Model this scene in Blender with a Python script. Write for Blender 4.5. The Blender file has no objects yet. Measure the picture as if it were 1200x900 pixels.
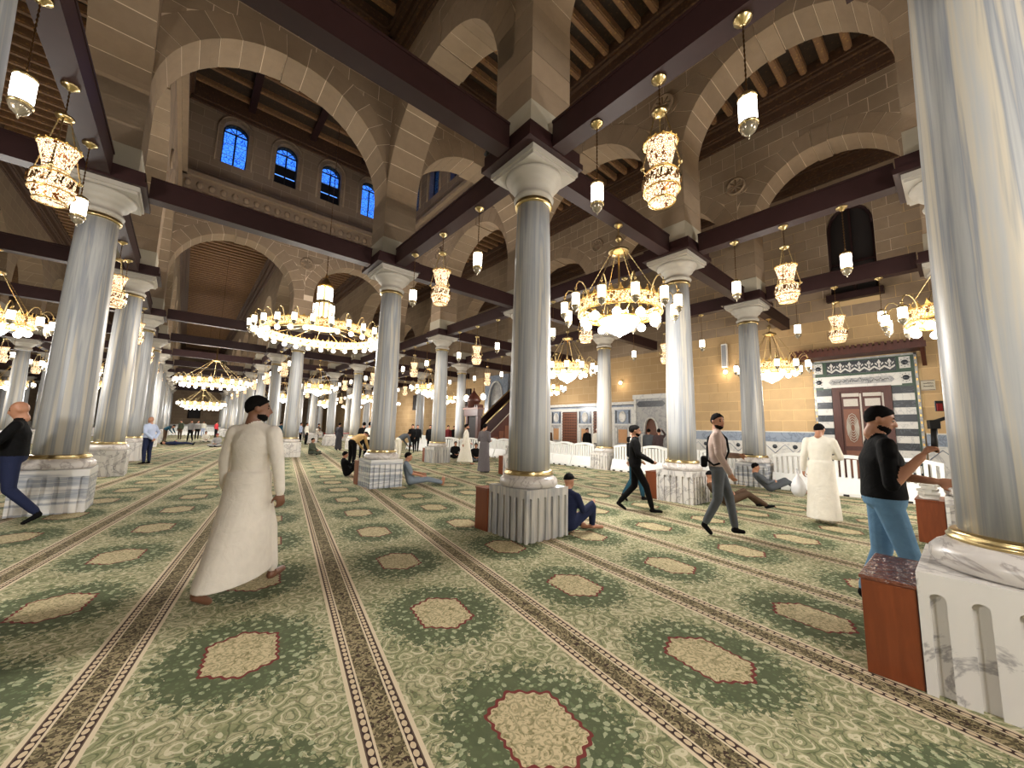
import bpy, math, random
import numpy as np
from mathutils import Matrix, Vector
random.seed(7)
PI = math.pi
SC = bpy.context.scene
COL = SC.collection

# ------------------------------------------------------------------ camera
FPX, PITCH, ROLL, YAW, EYE = 449.0, math.radians(6.95), math.radians(1.38), math.radians(40.4), 1.507
def cam_axes():
    F0 = np.array([math.sin(YAW), math.cos(YAW), 0]); R0 = np.array([math.cos(YAW), -math.sin(YAW), 0]); U0 = np.array([0, 0, 1.])
    F = F0*math.cos(PITCH)+U0*math.sin(PITCH); U = -F0*math.sin(PITCH)+U0*math.cos(PITCH); D = -U
    R2 = R0*math.cos(ROLL)-D*math.sin(ROLL); D2 = R0*math.sin(ROLL)+D*math.cos(ROLL)
    return R2, D2, F
CR, CD, CF = cam_axes()
cd = bpy.data.cameras.new('camera'); cam = bpy.data.objects.new('camera', cd); COL.objects.link(cam)
cd.sensor_width = 36; cd.sensor_fit = 'HORIZONTAL'; cd.lens = FPX/1200*36; cd.clip_start = .05; cd.clip_end = 300
M = Matrix.Identity(4)
for i in range(3):
    M[i][0] = CR[i]; M[i][1] = -CD[i]; M[i][2] = -CF[i]
M[2][3] = EYE
cam.matrix_world = M
SC.camera = cam
def ground(px, py, z=0.0):
    v = CF+CR*(px-600)/FPX+CD*(py-450)/FPX; t = (z-EYE)/v[2]
    return (v[0]*t, v[1]*t)

# ------------------------------------------------------------------ world, exposure
SC.view_settings.view_transform = 'Standard'; SC.view_settings.look = 'None'; SC.view_settings.gamma = 1
SC.view_settings.use_curve_mapping = False
SC.view_settings.exposure = 0.42
W = bpy.data.worlds.new('dusk'); SC.world = W; W.use_nodes = True
W.node_tree.nodes['Background'].inputs[0].default_value = (.10, .30, .95, 1)
W.node_tree.nodes['Background'].inputs[1].default_value = 1.25
CHAND_W, RING_W, LAMP_W = 330.0, 700.0, 12.0     # watts of chandeliers, the great ring, small lamps
LIGHT_COL = (1.0, .965, .915)

# ------------------------------------------------------------------ material helpers
MATS = {}
def srgb(r, g, b):
    f = lambda c: (c/255/12.92 if c/255 <= .04045 else ((c/255+.055)/1.055)**2.4)
    return (f(r), f(g), f(b), 1)
class NT:
    def __init__(s, name):
        s.mt = bpy.data.materials.new(name); s.mt.use_nodes = True; s.t = s.mt.node_tree; s.n = s.t.nodes; s.l = s.t.links
        s.b = s.n['Principled BSDF']; MATS[name] = s.mt
    def node(s, typ, **kw):
        n = s.n.new(typ)
        for k, v in kw.items(): setattr(n, k, v)
        return n
    def put(s, sock, v):
        if isinstance(v, bpy.types.NodeSocket): s.l.new(v, sock)
        else: sock.default_value = v
    def m(s, op, a, b=None, c=None, clamp=False):
        n = s.node('ShaderNodeMath', operation=op); n.use_clamp = clamp
        for i, v in enumerate((a, b, c)):
            if v is not None: s.put(n.inputs[i], v)
        return n.outputs[0]
    def mix(s, f, a, b, blend='MIX'):
        n = s.node('ShaderNodeMix', data_type='RGBA', blend_type=blend)
        s.put(n.inputs[0], f); s.put(n.inputs[6], a); s.put(n.inputs[7], b)
        return n.outputs[2]
    def ramp(s, f, stops, interp='LINEAR'):
        n = s.node('ShaderNodeValToRGB'); cr = n.color_ramp; cr.interpolation = interp
        while len(cr.elements) < len(stops): cr.elements.new(.5)
        for e, (p, c) in zip(cr.elements, stops): e.position = p; e.color = c if len(c) == 4 else (*c, 1)
        s.put(n.inputs[0], f); return n.outputs[0]
    def noise(s, vec, scale, detail=3, dist=0.0, rough=.5):
        n = s.node('ShaderNodeTexNoise'); s.put(n.inputs['Vector'], vec); n.inputs['Scale'].default_value = scale
        n.inputs['Detail'].default_value = detail; n.inputs['Distortion'].default_value = dist; n.inputs['Roughness'].default_value = rough
        return n.outputs[0]
    def vor(s, vec, scale, feature='F1', out=0):
        n = s.node('ShaderNodeTexVoronoi', feature=feature); s.put(n.inputs['Vector'], vec); n.inputs['Scale'].default_value = scale
        return n.outputs[out]
    def obj(s, scale=(1, 1, 1), rnd=0.0):
        tc = s.node('ShaderNodeTexCoord'); mp = s.node('ShaderNodeMapping'); s.l.new(tc.outputs['Object'], mp.inputs[0])
        mp.inputs['Scale'].default_value = scale
        if rnd:
            oi = s.node('ShaderNodeObjectInfo'); s.l.new(s.m('MULTIPLY', oi.outputs['Random'], rnd), mp.inputs['Location'])
        return mp.outputs[0]
    def rnd(s):
        return s.node('ShaderNodeObjectInfo').outputs['Random']
    def bump(s, h, strength=.3, dist=.02):
        n = s.node('ShaderNodeBump'); n.inputs['Strength'].default_value = strength; n.inputs['Distance'].default_value = dist
        s.put(n.inputs['Height'], h); s.l.new(n.outputs[0], s.b.inputs['Normal'])
    def set(s, col=None, rough=None, metal=None):
        if col is not None: s.put(s.b.inputs['Base Color'], col)
        if rough is not None: s.put(s.b.inputs['Roughness'], rough)
        if metal is not None: s.put(s.b.inputs['Metallic'], metal)
        return s
def plain(name, c, rough=.6, metal=0, var=.12, scale=8, bump=0, objvar=0.0, spec=None):
    t = NT(name); v = t.obj(rnd=50)
    d = tuple(x*(1-var) for x in c[:3])+(1,); u = tuple(min(1, x*(1+var)) for x in c[:3])+(1,)
    col = t.mix(t.noise(v, scale, 4), d, u)
    if objvar:
        k = t.m('MULTIPLY_ADD', t.rnd(), 2*objvar, 1-objvar); cc = t.node('ShaderNodeCombineColor')
        for i in range(3): t.put(cc.inputs[i], k)
        col = t.mix(1.0, col, cc.outputs[0], 'MULTIPLY')
    t.set(col, rough, metal)
    if bump: t.bump(t.noise(v, scale*6, 3), bump)
    if spec is not None: t.b.inputs['Specular IOR Level'].default_value = spec
    return t
def emit(name, c, strength):
    t = NT(name); t.set((.8, .8, .8, 1), .4); t.b.inputs['Emission Color'].default_value = c; t.b.inputs['Emission Strength'].default_value = strength
    t.mt.cycles.emission_sampling = 'NONE'; return t

# --- stone, wood, marble
plain('stone', srgb(147, 127, 105), .9, var=.16, scale=5, bump=.25, objvar=.13)
plain('stone_gold', srgb(176, 147, 106), .85, var=.12, scale=4, bump=.2, objvar=.10)
plain('stone_light', srgb(178, 170, 152), .85, var=.10, scale=4, bump=.15)
plain('mortar', srgb(222, 202, 178), .95, var=.08)
plain('mortar_gold', srgb(206, 176, 130), .95, var=.06)
def blocks(name, c1, c2, mc):
    t = NT(name); g = t.node('ShaderNodeNewGeometry'); sp = t.node('ShaderNodeSeparateXYZ'); t.l.new(g.outputs['Position'], sp.inputs[0])
    cb = t.node('ShaderNodeCombineXYZ'); t.put(cb.inputs[0], t.m('ADD', sp.outputs[0], sp.outputs[1])); t.put(cb.inputs[1], sp.outputs[2])
    br = t.node('ShaderNodeTexBrick'); t.l.new(cb.outputs[0], br.inputs['Vector'])
    br.inputs['Color1'].default_value = c1; br.inputs['Color2'].default_value = c2; br.inputs['Mortar'].default_value = mc
    br.inputs['Scale'].default_value = 1; br.inputs['Brick Width'].default_value = .8; br.inputs['Row Height'].default_value = .42; br.inputs['Mortar Size'].default_value = .010
    col = t.mix(t.m('MULTIPLY', t.noise(g.outputs['Position'], 3, 4), .35), br.outputs[0], tuple(x*.6 for x in c1[:3])+(1,))
    t.set(col, .9)
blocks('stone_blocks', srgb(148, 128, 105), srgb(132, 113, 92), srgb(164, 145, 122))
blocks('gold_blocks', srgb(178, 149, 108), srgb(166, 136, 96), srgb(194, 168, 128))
plain('wood_dark', srgb(46, 26, 26), .5, var=.25, scale=6, spec=.3)
def wood(name, c1, c2, rough=.4, sc=(9, 9, 1.2)):
    t = NT(name); v = t.obj(sc, 20); n = t.noise(v, 2.2, 5, 1.2); t.set(t.mix(n, c1, c2), rough); t.bump(n, .08)
wood('wood_box', srgb(96, 44, 22), srgb(138, 72, 38), .32)
wood('wood_door', srgb(52, 24, 17), srgb(86, 42, 29), .45)
def painted(name, c1, c2, gold, amt):
    t = NT(name); v = t.obj((1, 1, 1), 9)
    d = t.vor(v, 9); col = t.mix(t.noise(v, 5, 4), c1, c2)
    t.set(t.mix(t.m('MULTIPLY', t.m('LESS_THAN', d, .28), amt), col, gold), .6)
painted('joist', srgb(124, 92, 66), srgb(152, 116, 82), srgb(188, 146, 84), .5)
painted('ceiling_panel', srgb(44, 34, 26), srgb(66, 50, 36), srgb(104, 74, 44), .35)
painted('cornice', srgb(66, 46, 36), srgb(92, 66, 48), srgb(132, 96, 56), .4)
def marble_shaft(name, grey, cream, pale):
    t = NT(name); v = t.obj((5.0, 5.0, .09), 60); n = t.noise(v, 1.0, 5, .6, .6); n2 = t.noise(v, 3.1, 4, .4)
    c = t.ramp(n, [(.32, grey), (.43, pale), (.50, grey), (.56, cream), (.62, pale), (.70, grey)])
    c = t.mix(t.m('MULTIPLY', n2, .5), c, t.mix(.5, grey, pale)); t.set(c, .36); t.b.inputs['Specular IOR Level'].default_value = .35
marble_shaft('marble_shaft', srgb(136, 141, 149), srgb(198, 188, 168), srgb(180, 180, 178))
def marble_vein(name, base, vein, scale=1.6, dens=.035):
    t = NT(name); v = t.obj((1, 1, 1), 40); n = t.noise(v, scale, 6, 1.4, .6)
    k = t.m('SUBTRACT', 1.0, t.m('DIVIDE', t.m('ABSOLUTE', t.m('SUBTRACT', n, .5)), dens), clamp=True)
    c = t.mix(t.noise(v, scale*.7, 3), base, tuple(x*.86 for x in base[:3])+(1,))
    t.set(t.mix(t.m('MULTIPLY', k, .75), c, vein), .3)
marble_vein('marble_plinth', srgb(222, 218, 212), srgb(132, 128, 130), 1.5, .03)
marble_vein('marble_base', srgb(216, 210, 204), srgb(146, 136, 132), 2.2, .03)
marble_vein('marble_white', srgb(206, 203, 196), srgb(150, 150, 152), 1.2, .02)
marble_vein('marble_blue', srgb(136, 146, 160), srgb(86, 96, 112), 2.2, .05)
marble_vein('marble_grey', srgb(166, 164, 160), srgb(110, 112, 118), 2.4, .05)
marble_vein('marble_black', srgb(44, 48, 54), srgb(92, 98, 104), 2.0, .015)
plain('capital_stone', srgb(168, 162, 152), .55, var=.1, scale=5)
plain('brass', srgb(206, 184, 134), .28, 1, var=.1)
plain('gold', srgb(222, 182, 104), .3, 1, var=.12)
plain('brass_dark', srgb(120, 92, 60), .35, 1)
plain('iron_black', srgb(24, 23, 24), .5)
plain('green_line', srgb(52, 74, 58), .4)
plain('screen_wood', srgb(112, 70, 50), .5, var=.2)
plain('plastic_white', srgb(236, 236, 232), .4, var=.03)
plain('steel_grey', srgb(150, 152, 156), .4, .3); plain('smoke_glass', srgb(150, 140, 122), .15, .5)
plain('pit_dark', srgb(26, 18, 16), .7)
plain('red_felt', srgb(150, 40, 44), .9)
plain('bag_plastic', srgb(226, 226, 228), .35, var=.08, scale=20)
plain('book_cover', srgb(196, 192, 182), .6, var=.2, objvar=.25)
plain('rattan', srgb(176, 132, 92), .8, var=.2)
emit('bulb_white', (1, .93, .82, 1), 7.0)
emit('bulb_bowl', (1, .94, .85, 1), 2.6)
emit('flood', (1, .96, .9, 1), 9.0)
def glow_pierced(name, glow, metal, strength, scale):
    t = NT(name); v = t.obj((1, 1, 1)); d = t.vor(v, scale, 'DISTANCE_TO_EDGE'); n = t.noise(v, scale*.6, 2)
    hole = t.m('MULTIPLY', t.m('GREATER_THAN', d, .09), t.m('GREATER_THAN', n, .38))
    t.set(t.mix(hole, metal, glow), .35, t.m('SUBTRACT', .9, t.m('MULTIPLY', hole, .9)))
    t.b.inputs['Emission Color'].default_value = glow; t.put(t.b.inputs['Emission Strength'], t.m('MULTIPLY', hole, strength))
    t.mt.cycles.emission_sampling = 'NONE'
glow_pierced('pot_glow', (1, .76, .47, 1), srgb(150, 88, 46), 1.35, 34)
glow_pierced('crown_gold', (1, .80, .42, 1), srgb(206, 140, 62), .55, 20)
t = NT('glass_blue'); v = t.obj((1, 1, 1)); d = t.vor(v, 7, 'DISTANCE_TO_EDGE')
tr = t.node('ShaderNodeBsdfTransparent'); t.put(tr.inputs[0], t.mix(t.m('LESS_THAN', d, .06), srgb(190, 225, 255), srgb(90, 130, 190)))
t.l.new(tr.outputs[0], t.n['Material Output'].inputs[0])
# --- carpet
def carpet():
    t = NT('carpet'); g = t.node('ShaderNodeNewGeometry'); P = g.outputs['Position']
    sp = t.node('ShaderNodeSeparateXYZ'); t.l.new(P, sp.inputs[0]); x, y = sp.outputs[0], sp.outputs[1]
    c10, s10 = math.cos(math.radians(10)), math.sin(math.radians(10))
    s = t.m('SUBTRACT', t.m('MULTIPLY', x, c10), t.m('MULTIPLY', y, s10))
    tt = t.m('ADD', t.m('MULTIPLY', x, s10), t.m('MULTIPLY', y, c10))
    ms = t.m('MULTIPLY', t.m('SUBTRACT', t.m('FRACT', t.m('ADD', t.m('DIVIDE', t.m('SUBTRACT', s, 1.25), 1.37), 50.5)), .5), 1.37)
    t2 = t.m('ADD', tt, t.m('MULTIPLY', t.m('SUBTRACT', s, 1.25), .043))
    dt = t.m('MULTIPLY', t.m('SUBTRACT', t.m('FRACT', t.m('ADD', t.m('DIVIDE', t.m('SUBTRACT', t2, 1.79), 1.405), 50.5)), .5), 1.405)
    ams, adt = t.m('ABSOLUTE', ms), t.m('ABSOLUTE', dt)
    q = t.m('SUBTRACT', .685, ams)
    # field: pale sage with cream scrolls and olive leaves
    n1 = t.noise(P, 6, 3, 1.5); n2 = t.noise(P, 17, 3, 2.6); n3 = t.noise(P, 42, 2, 1.0)
    nc = t.node('ShaderNodeTexNoise'); t.l.new(P, nc.inputs['Vector']); nc.inputs['Scale'].default_value = 7; nc.inputs['Detail'].default_value = 2
    vm = t.node('ShaderNodeVectorMath', operation='MULTIPLY_ADD'); t.l.new(nc.outputs[1], vm.inputs[0]); vm.inputs[1].default_value = (.10, .10, .10); t.l.new(P, vm.inputs[2]); PD = vm.outputs[0]
    curl = t.m('SINE', t.m('MULTIPLY', t.vor(PD, 9.0), 17.0)); curl2 = t.m('SINE', t.m('MULTIPLY', t.vor(PD, 16), 15.0))
    field = t.ramp(n1, [(.30, srgb(120, 124, 90)), (.45, srgb(146, 146, 110)), (.58, srgb(172, 165, 132)), (.72, srgb(138, 140, 104))])
    field = t.mix(t.m('MULTIPLY', t.m('GREATER_THAN', curl2, .55), .45), field, srgb(112, 118, 80))
    field = t.mix(t.m('MULTIPLY', t.m('GREATER_THAN', curl, .82), .7), field, srgb(208, 198, 168))
    field = t.mix(t.m('MULTIPLY', t.m('LESS_THAN', curl, -.90), .6), field, srgb(72, 80, 54))
    field = t.mix(t.m('MULTIPLY', t.m('GREATER_THAN', n3, .64), .5), field, srgb(92, 74, 60))
    # medallion oval, ragged leafy edge, white blossoms
    e = t.m('SQRT', t.m('ADD', t.m('POWER', t.m('DIVIDE', ams, .47), 2.0), t.m('POWER', t.m('DIVIDE', adt, .54), 2.0)))
    e = t.m('ADD', e, t.m('MULTIPLY', t.m('SUBTRACT', t.noise(P, 24, 3, .8), .5), 1.25))
    dark = t.m('LESS_THAN', e, .98)
    green = t.mix(n1, srgb(70, 79, 56), srgb(98, 105, 76))
    fl = t.m('LESS_THAN', t.m('ADD', t.vor(PD, 17), t.m('MULTIPLY', n3, .35)), .50); fl2 = t.m('LESS_THAN', t.vor(PD, 30), .32)
    green = t.mix(t.m('MULTIPLY', fl, .8), green, srgb(168, 172, 138)); green = t.mix(t.m('MULTIPLY', fl2, .55), green, srgb(112, 124, 88))
    col = t.mix(dark, field, green)
    # cartouche
    c = t.m('MAXIMUM', t.m('DIVIDE', ams, .195), t.m('ADD', t.m('DIVIDE', adt, .285), t.m('DIVIDE', ams, .50)))
    c = t.m('ADD', c, t.m('MULTIPLY', t.m('SINE', t.m('MULTIPLY', t.m('ARCTAN2', ms, dt), 22)), .035))
    col = t.mix(t.m('LESS_THAN', c, 1.085), col, srgb(112, 50, 46))
    cream = t.ramp(n2, [(.35, srgb(122, 116, 80)), (.47, srgb(190, 174, 138)), (.6, srgb(196, 180, 144)), (.72, srgb(128, 124, 88))])
    cream = t.mix(t.m('MULTIPLY', t.m('GREATER_THAN', curl2, .5), .6), cream, srgb(130, 126, 92))
    col = t.mix(t.m('LESS_THAN', c, 1.0), col, cream)
    # stripe border
    inner = t.mix(t.m('GREATER_THAN', n2, .5), srgb(92, 84, 60), srgb(150, 136, 104)); inner = t.mix(t.m('GREATER_THAN', n3, .58), inner, srgb(60, 46, 38))
    lk = t.m('FRACT', t.m('MULTIPLY', tt, 19.0)); qm = t.m('ABSOLUTE', t.m('SUBTRACT', q, .092))
    link = t.m('LESS_THAN', t.m('ADD', t.m('POWER', t.m('DIVIDE', qm, .014), 2.0), t.m('POWER', t.m('DIVIDE', t.m('SUBTRACT', lk, .5), .42), 2.0)), 1.0)
    chain = t.mix(link, srgb(58, 42, 38), srgb(196, 176, 146))
    cl = srgb(204, 188, 160)
    st = t.mix(t.m('GREATER_THAN', q, .062), inner, cl); st = t.mix(t.m('GREATER_THAN', q, .074), st, chain)
    st = t.mix(t.m('GREATER_THAN', q, .110), st, srgb(90, 74, 62)); st = t.mix(t.m('GREATER_THAN', q, .117), st, cl)
    col = t.mix(t.m('LESS_THAN', q, .140), col, st)
    t.set(col, .95); t.b.inputs['Specular IOR Level'].default_value = .15; t.bump(n3, .25, .01)
carpet()

# ------------------------------------------------------------------ mesh builder
class MB:
    def __init__(s): s.v = []; s.f = []; s.m = []; s.sm = []
    def add(s, vs, fs, mat, smooth=False):
        o = len(s.v); s.v += [tuple(p) for p in vs]; s.f += [tuple(i+o for i in f) for f in fs]; s.m += [mat]*len(fs); s.sm += [smooth]*len(fs); return s
    def box(s, x0, x1, y0, y1, z0, z1, mat):
        v = [(x0, y0, z0), (x1, y0, z0), (x1, y1, z0), (x0, y1, z0), (x0, y0, z1), (x1, y0, z1), (x1, y1, z1), (x0, y1, z1)]
        return s.add(v, [(0, 3, 2, 1), (4, 5, 6, 7), (0, 1, 5, 4), (1, 2, 6, 5), (2, 3, 7, 6), (3, 0, 4, 7)], mat)
    def cbox(s, c, d, mat): return s.box(c[0]-d[0]/2, c[0]+d[0]/2, c[1]-d[1]/2, c[1]+d[1]/2, c[2]-d[2]/2, c[2]+d[2]/2, mat)
    def lathe(s, prof, mat, n=24, c=(0, 0), sq=1.0, smooth=True):
        vs = []; fs = []
        for r, z in prof:
            for i in range(n):
                a = 2*PI*i/n; vs.append((c[0]+r*math.cos(a), c[1]+r*math.sin(a)*sq, z))
        for k in range(len(prof)-1):
            for i in range(n):
                j = (i+1) % n; fs.append((k*n+i, k*n+j, (k+1)*n+j, (k+1)*n+i))
        if prof[0][0] > 1e-4: fs.append(tuple(range(n-1, -1, -1)))
        if prof[-1][0] > 1e-4: fs.append(tuple((len(prof)-1)*n+i for i in range(n)))
        return s.add(vs, fs, mat, smooth)
    def tube(s, pts, r, mat, n=6, closed=False):
        P = [Vector(p) for p in pts]; k = len(P); rs = r if isinstance(r, (list, tuple)) else [r]*k; vs = []; fs = []
        for i, p in enumerate(P):
            d = (P[(i+1) % k]-P[i-1]) if closed else (P[min(i+1, k-1)]-P[max(i-1, 0)])
            d = d.normalized() if d.length else Vector((0, 0, 1))
            a = d.cross(Vector((0, 0, 1)) if abs(d.z) < .9 else Vector((1, 0, 0))).normalized(); b = d.cross(a)
            for j in range(n):
                t = 2*PI*j/n; vs.append(p+(a*math.cos(t)+b*math.sin(t))*rs[i])
        for i in range(k if closed else k-1):
            i2 = (i+1) % k
            for j in range(n):
                j2 = (j+1) % n; fs.append((i*n+j, i*n+j2, i2*n+j2, i2*n+j))
        if not closed: fs += [tuple(range(n-1, -1, -1)), tuple((k-1)*n+j for j in range(n))]
        return s.add(vs, fs, mat, True)
    def ball(s, c, r, mat, n=10, m=6):
        rr = r if isinstance(r, (list, tuple)) else (r, r, r); vs = []; fs = []
        for i in range(m+1):
            a = PI*i/m
            for j in range(n):
                b = 2*PI*j/n; vs.append((c[0]+rr[0]*math.sin(a)*math.cos(b), c[1]+rr[1]*math.sin(a)*math.sin(b), c[2]-rr[2]*math.cos(a)))
        for i in range(m):
            for j in range(n): fs.append((i*n+j, i*n+(j+1) % n, (i+1)*n+(j+1) % n, (i+1)*n+j))
        return s.add(vs, fs, mat, True)
    def prism(s, poly, a0, a1, mat, axis='x'):
        # polygon in (u,z); extruded along axis from a0 to a1
        n = len(poly)
        pt = (lambda u, z, a: (a, u, z)) if axis == 'x' else ((lambda u, z, a: (u, a, z)) if axis == 'y' else (lambda u, z, a: (u, z, a)))
        vs = [pt(u, z, a0) for u, z in poly]+[pt(u, z, a1) for u, z in poly]
        fs = [tuple(range(n)), tuple(range(2*n-1, n-1, -1))]+[(i, i+n, (i+1) % n+n, (i+1) % n) for i in range(n)]
        return s.add(vs, fs, mat)
    def merge(s, o, mtx=None):
        vs = o.v if mtx is None else [tuple(mtx @ Vector(p)) for p in o.v]
        k = len(s.v); s.v += vs; s.f += [tuple(i+k for i in f) for f in o.f]; s.m += o.m; s.sm += o.sm; return s
    def mesh(s, name):
        me = bpy.data.meshes.new(name); me.from_pydata([tuple(p) for p in s.v], [], s.f)
        keys = list(dict.fromkeys(s.m))
        for k in keys: me.materials.append(MATS[k])
        ix = {k: i for i, k in enumerate(keys)}
        me.polygons.foreach_set('material_index', [ix[k] for k in s.m]); me.polygons.foreach_set('use_smooth', s.sm)
        me.update(); return me
def link(name, data, parent=None, loc=(0, 0, 0), rz=0):
    o = bpy.data.objects.new(name, data); COL.objects.link(o); o.location = loc
    if rz: o.rotation_euler = (0, 0, rz)
    if parent is not None: o.parent = parent
    return o
def obj(name, mb, parent=None, loc=(0, 0, 0), rz=0): return link(name, mb.mesh(name) if isinstance(mb, MB) else mb, parent, loc, rz)
def tag(o, label, cat, group=None):
    o['label'] = label; o['category'] = cat
    if group: o['group'] = group
    return o
def thing(name, label, cat, loc=(0, 0, 0), rz=0, group=None): return tag(link(name, None, None, loc, rz), label, cat, group)
def struct(name, mb, parent=None, loc=(0, 0, 0)):
    o = obj(name, mb, parent, loc) if mb is not None else link(name, None, parent, loc)
    o['kind'] = 'structure'; return o
def bevel(o, w=.01, seg=2):
    b = o.modifiers.new('bevel', 'BEVEL'); b.width = w; b.segments = seg; b.limit_method = 'ANGLE'; return o

# ------------------------------------------------------------------ grid of the hall (metres)
XR = [-12.3, -6.9, -1.516, 3.99, 8.95, 13.75]
YR = [-.17, 4.32, 9.98]+[9.98+5.66*k for k in range(1, 11)]
XW, YEND, YBACK, XLEFT = 18.12, 71.0, -9.0, -17.8
Z_SPR, Z_ARC, Z_COR, Z_CEIL = 6.06, 10.05, 11.35, 12.35
HP = .43                                     # half thickness of piers and arcade walls
LX0, LX1, LY0, LY1 = XR[2], XR[4], YR[2], YR[4]   # the raised lantern in the middle

# ------------------------------------------------------------------ floor, enclosing walls
struct('floor', MB().box(XLEFT, XW+.3, YBACK, YEND+.3, -.3, 0, 'carpet'))
struct('wall_end', MB().box(XLEFT, XW+.3, YEND, YEND+.4, 0, Z_CEIL, 'stone_blocks'))
struct('wall_back', MB().box(XLEFT, XW+.3, YBACK-.4, YBACK, 0, Z_CEIL, 'stone_blocks'))
struct('wall_left', MB().box(XLEFT-.4, XLEFT, YBACK, YEND, 0, Z_CEIL, 'stone_blocks'))

# ------------------------------------------------------------------ arcades with voussoirs and coursed stones
STONE_CACHE = {}
TV, CH = .52, .42                            # ring thickness, course height
def clip(poly, a, b, c):
    out = []
    for i in range(len(poly)):
        p, q = poly[i], poly[(i+1) % len(poly)]
        dp, dq = a*p[0]+b*p[1]-c, a*q[0]+b*q[1]-c
        if dp <= 0: out.append(p)
        if dp*dq < 0:
            k = dp/(dp-dq); out.append((p[0]+(q[0]-p[0])*k, p[1]+(q[1]-p[1])*k))
    return out
def bay_pieces(L, zt):
    """pieces of one bay, u measured from the bay centre: (name, polygon, half thickness, material)"""
    key = (round(L, 2), round(zt, 2))
    if key in STONE_CACHE: return STONE_CACHE[key]
    r = L/2-HP; zc = Z_ARC-r; R = r+TV; out = []; nv = 17; j = .008
    for k in range(nv):
        a0, a1 = PI*k/nv+j/r, PI*(k+1)/nv-j/r; kst = k == nv//2
        ri, ro = (r-.035 if kst else r), R
        pts = [(ri*math.cos(a0+(a1-a0)*i/2), zc+ri*math.sin(a0+(a1-a0)*i/2)) for i in range(3)]
        pts += [(ro*math.cos(a1-(a1-a0)*i/2), zc+ro*math.sin(a1-(a1-a0)*i/2)) for i in range(3)]
        pts = clip(clip(pts, 1, 0, L/2-.004), -1, 0, L/2-.004)
        if len(pts) > 2: out.append(('voussoir', pts, HP+(.022 if kst else .008), 'stone'))
    z = zc; row = 0
    arc = lambda u: zc+math.sqrt(max(0, R*R-u*u)) if abs(u) < R else zc
    while z < zt-.05:
        z1 = min(z+CH, zt); w = .78; u = -L/2; first = True
        while u < L/2-.01:
            u1 = min(L/2, u+(w*.5 if (first and row % 2) else w)); first = False
            if L/2-u1 < .2: u1 = L/2
            ua, ub = u+.008, u1-.008
            low = [(ua+(ub-ua)*i/4, max(z+.008, arc(ua+(ub-ua)*i/4)+.008)) for i in range(5)]
            top = z1-.008
            pts = [p for p in low if p[1] < top-.01]
            if len(pts) >= 2 or (len(pts) == 1):
                # keep boundary crossing points
                seq = []
                for i in range(5):
                    p = low[i]
                    if p[1] < top: seq.append(p)
                    if i < 4:
                        q = low[i+1]
                        if (p[1]-top)*(q[1]-top) < 0:
                            k = (top-p[1])/(q[1]-p[1]); seq.append((p[0]+(q[0]-p[0])*k, top))
                if len(seq) >= 2:
                    poly = list(seq); e0, e1 = seq[0], seq[-1]
                    if e1[1] < top-.004: poly.append((e1[0], top))
                    if e0[1] < top-.004: poly.append((e0[0], top))
                    if len(poly) >= 3 and max(p[0] for p in poly)-min(p[0] for p in poly) > .06: out.append(('stone', poly, HP+random.uniform(-.002, .006), 'stone'))
            u = u1
        z = z1; row += 1
    res = [(n, MB().prism(p, -h, h, m, 'x').mesh(n), MB().prism(p, -h, h, m, 'y').mesh(n)) for n, p, h, m in out]
    STONE_CACHE[key] = res; return res
PIER_MESH = {}
def pier_blocks(parent, pos, zc):
    z = Z_SPR+.46; k = 0
    n = max(1, round((zc-z)/.44)); h = (zc-z)/n
    if 'imp' not in PIER_MESH: PIER_MESH['imp'] = MB().box(-HP-.025, HP+.025, -HP-.025, HP+.025, 0, .455, 'stone_light').mesh('impost')
    obj('impost', PIER_MESH['imp'], parent, (pos[0], pos[1], Z_SPR))
    key = round(h, 3)
    if key not in PIER_MESH: PIER_MESH[key] = MB().box(-HP-.008, HP+.008, -HP-.008, HP+.008, .006, h-.006, 'stone').mesh('stone')
    for i in range(n): obj('stone', PIER_MESH[key], parent, (pos[0], pos[1], z+i*h))
MED = MB()
MED.lathe([(.30, 0), (.30, .05), (.24, .07), (.22, .03), (.0, .03)], 'stone', 20)
for a in range(4):
    MED.tube([(.22*math.cos(a*PI/4), .22*math.sin(a*PI/4), .035), (-.22*math.cos(a*PI/4), -.22*math.sin(a*PI/4), .035)], .018, 'stone', 5)
MEDM = MED.mesh('medallion')
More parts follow.
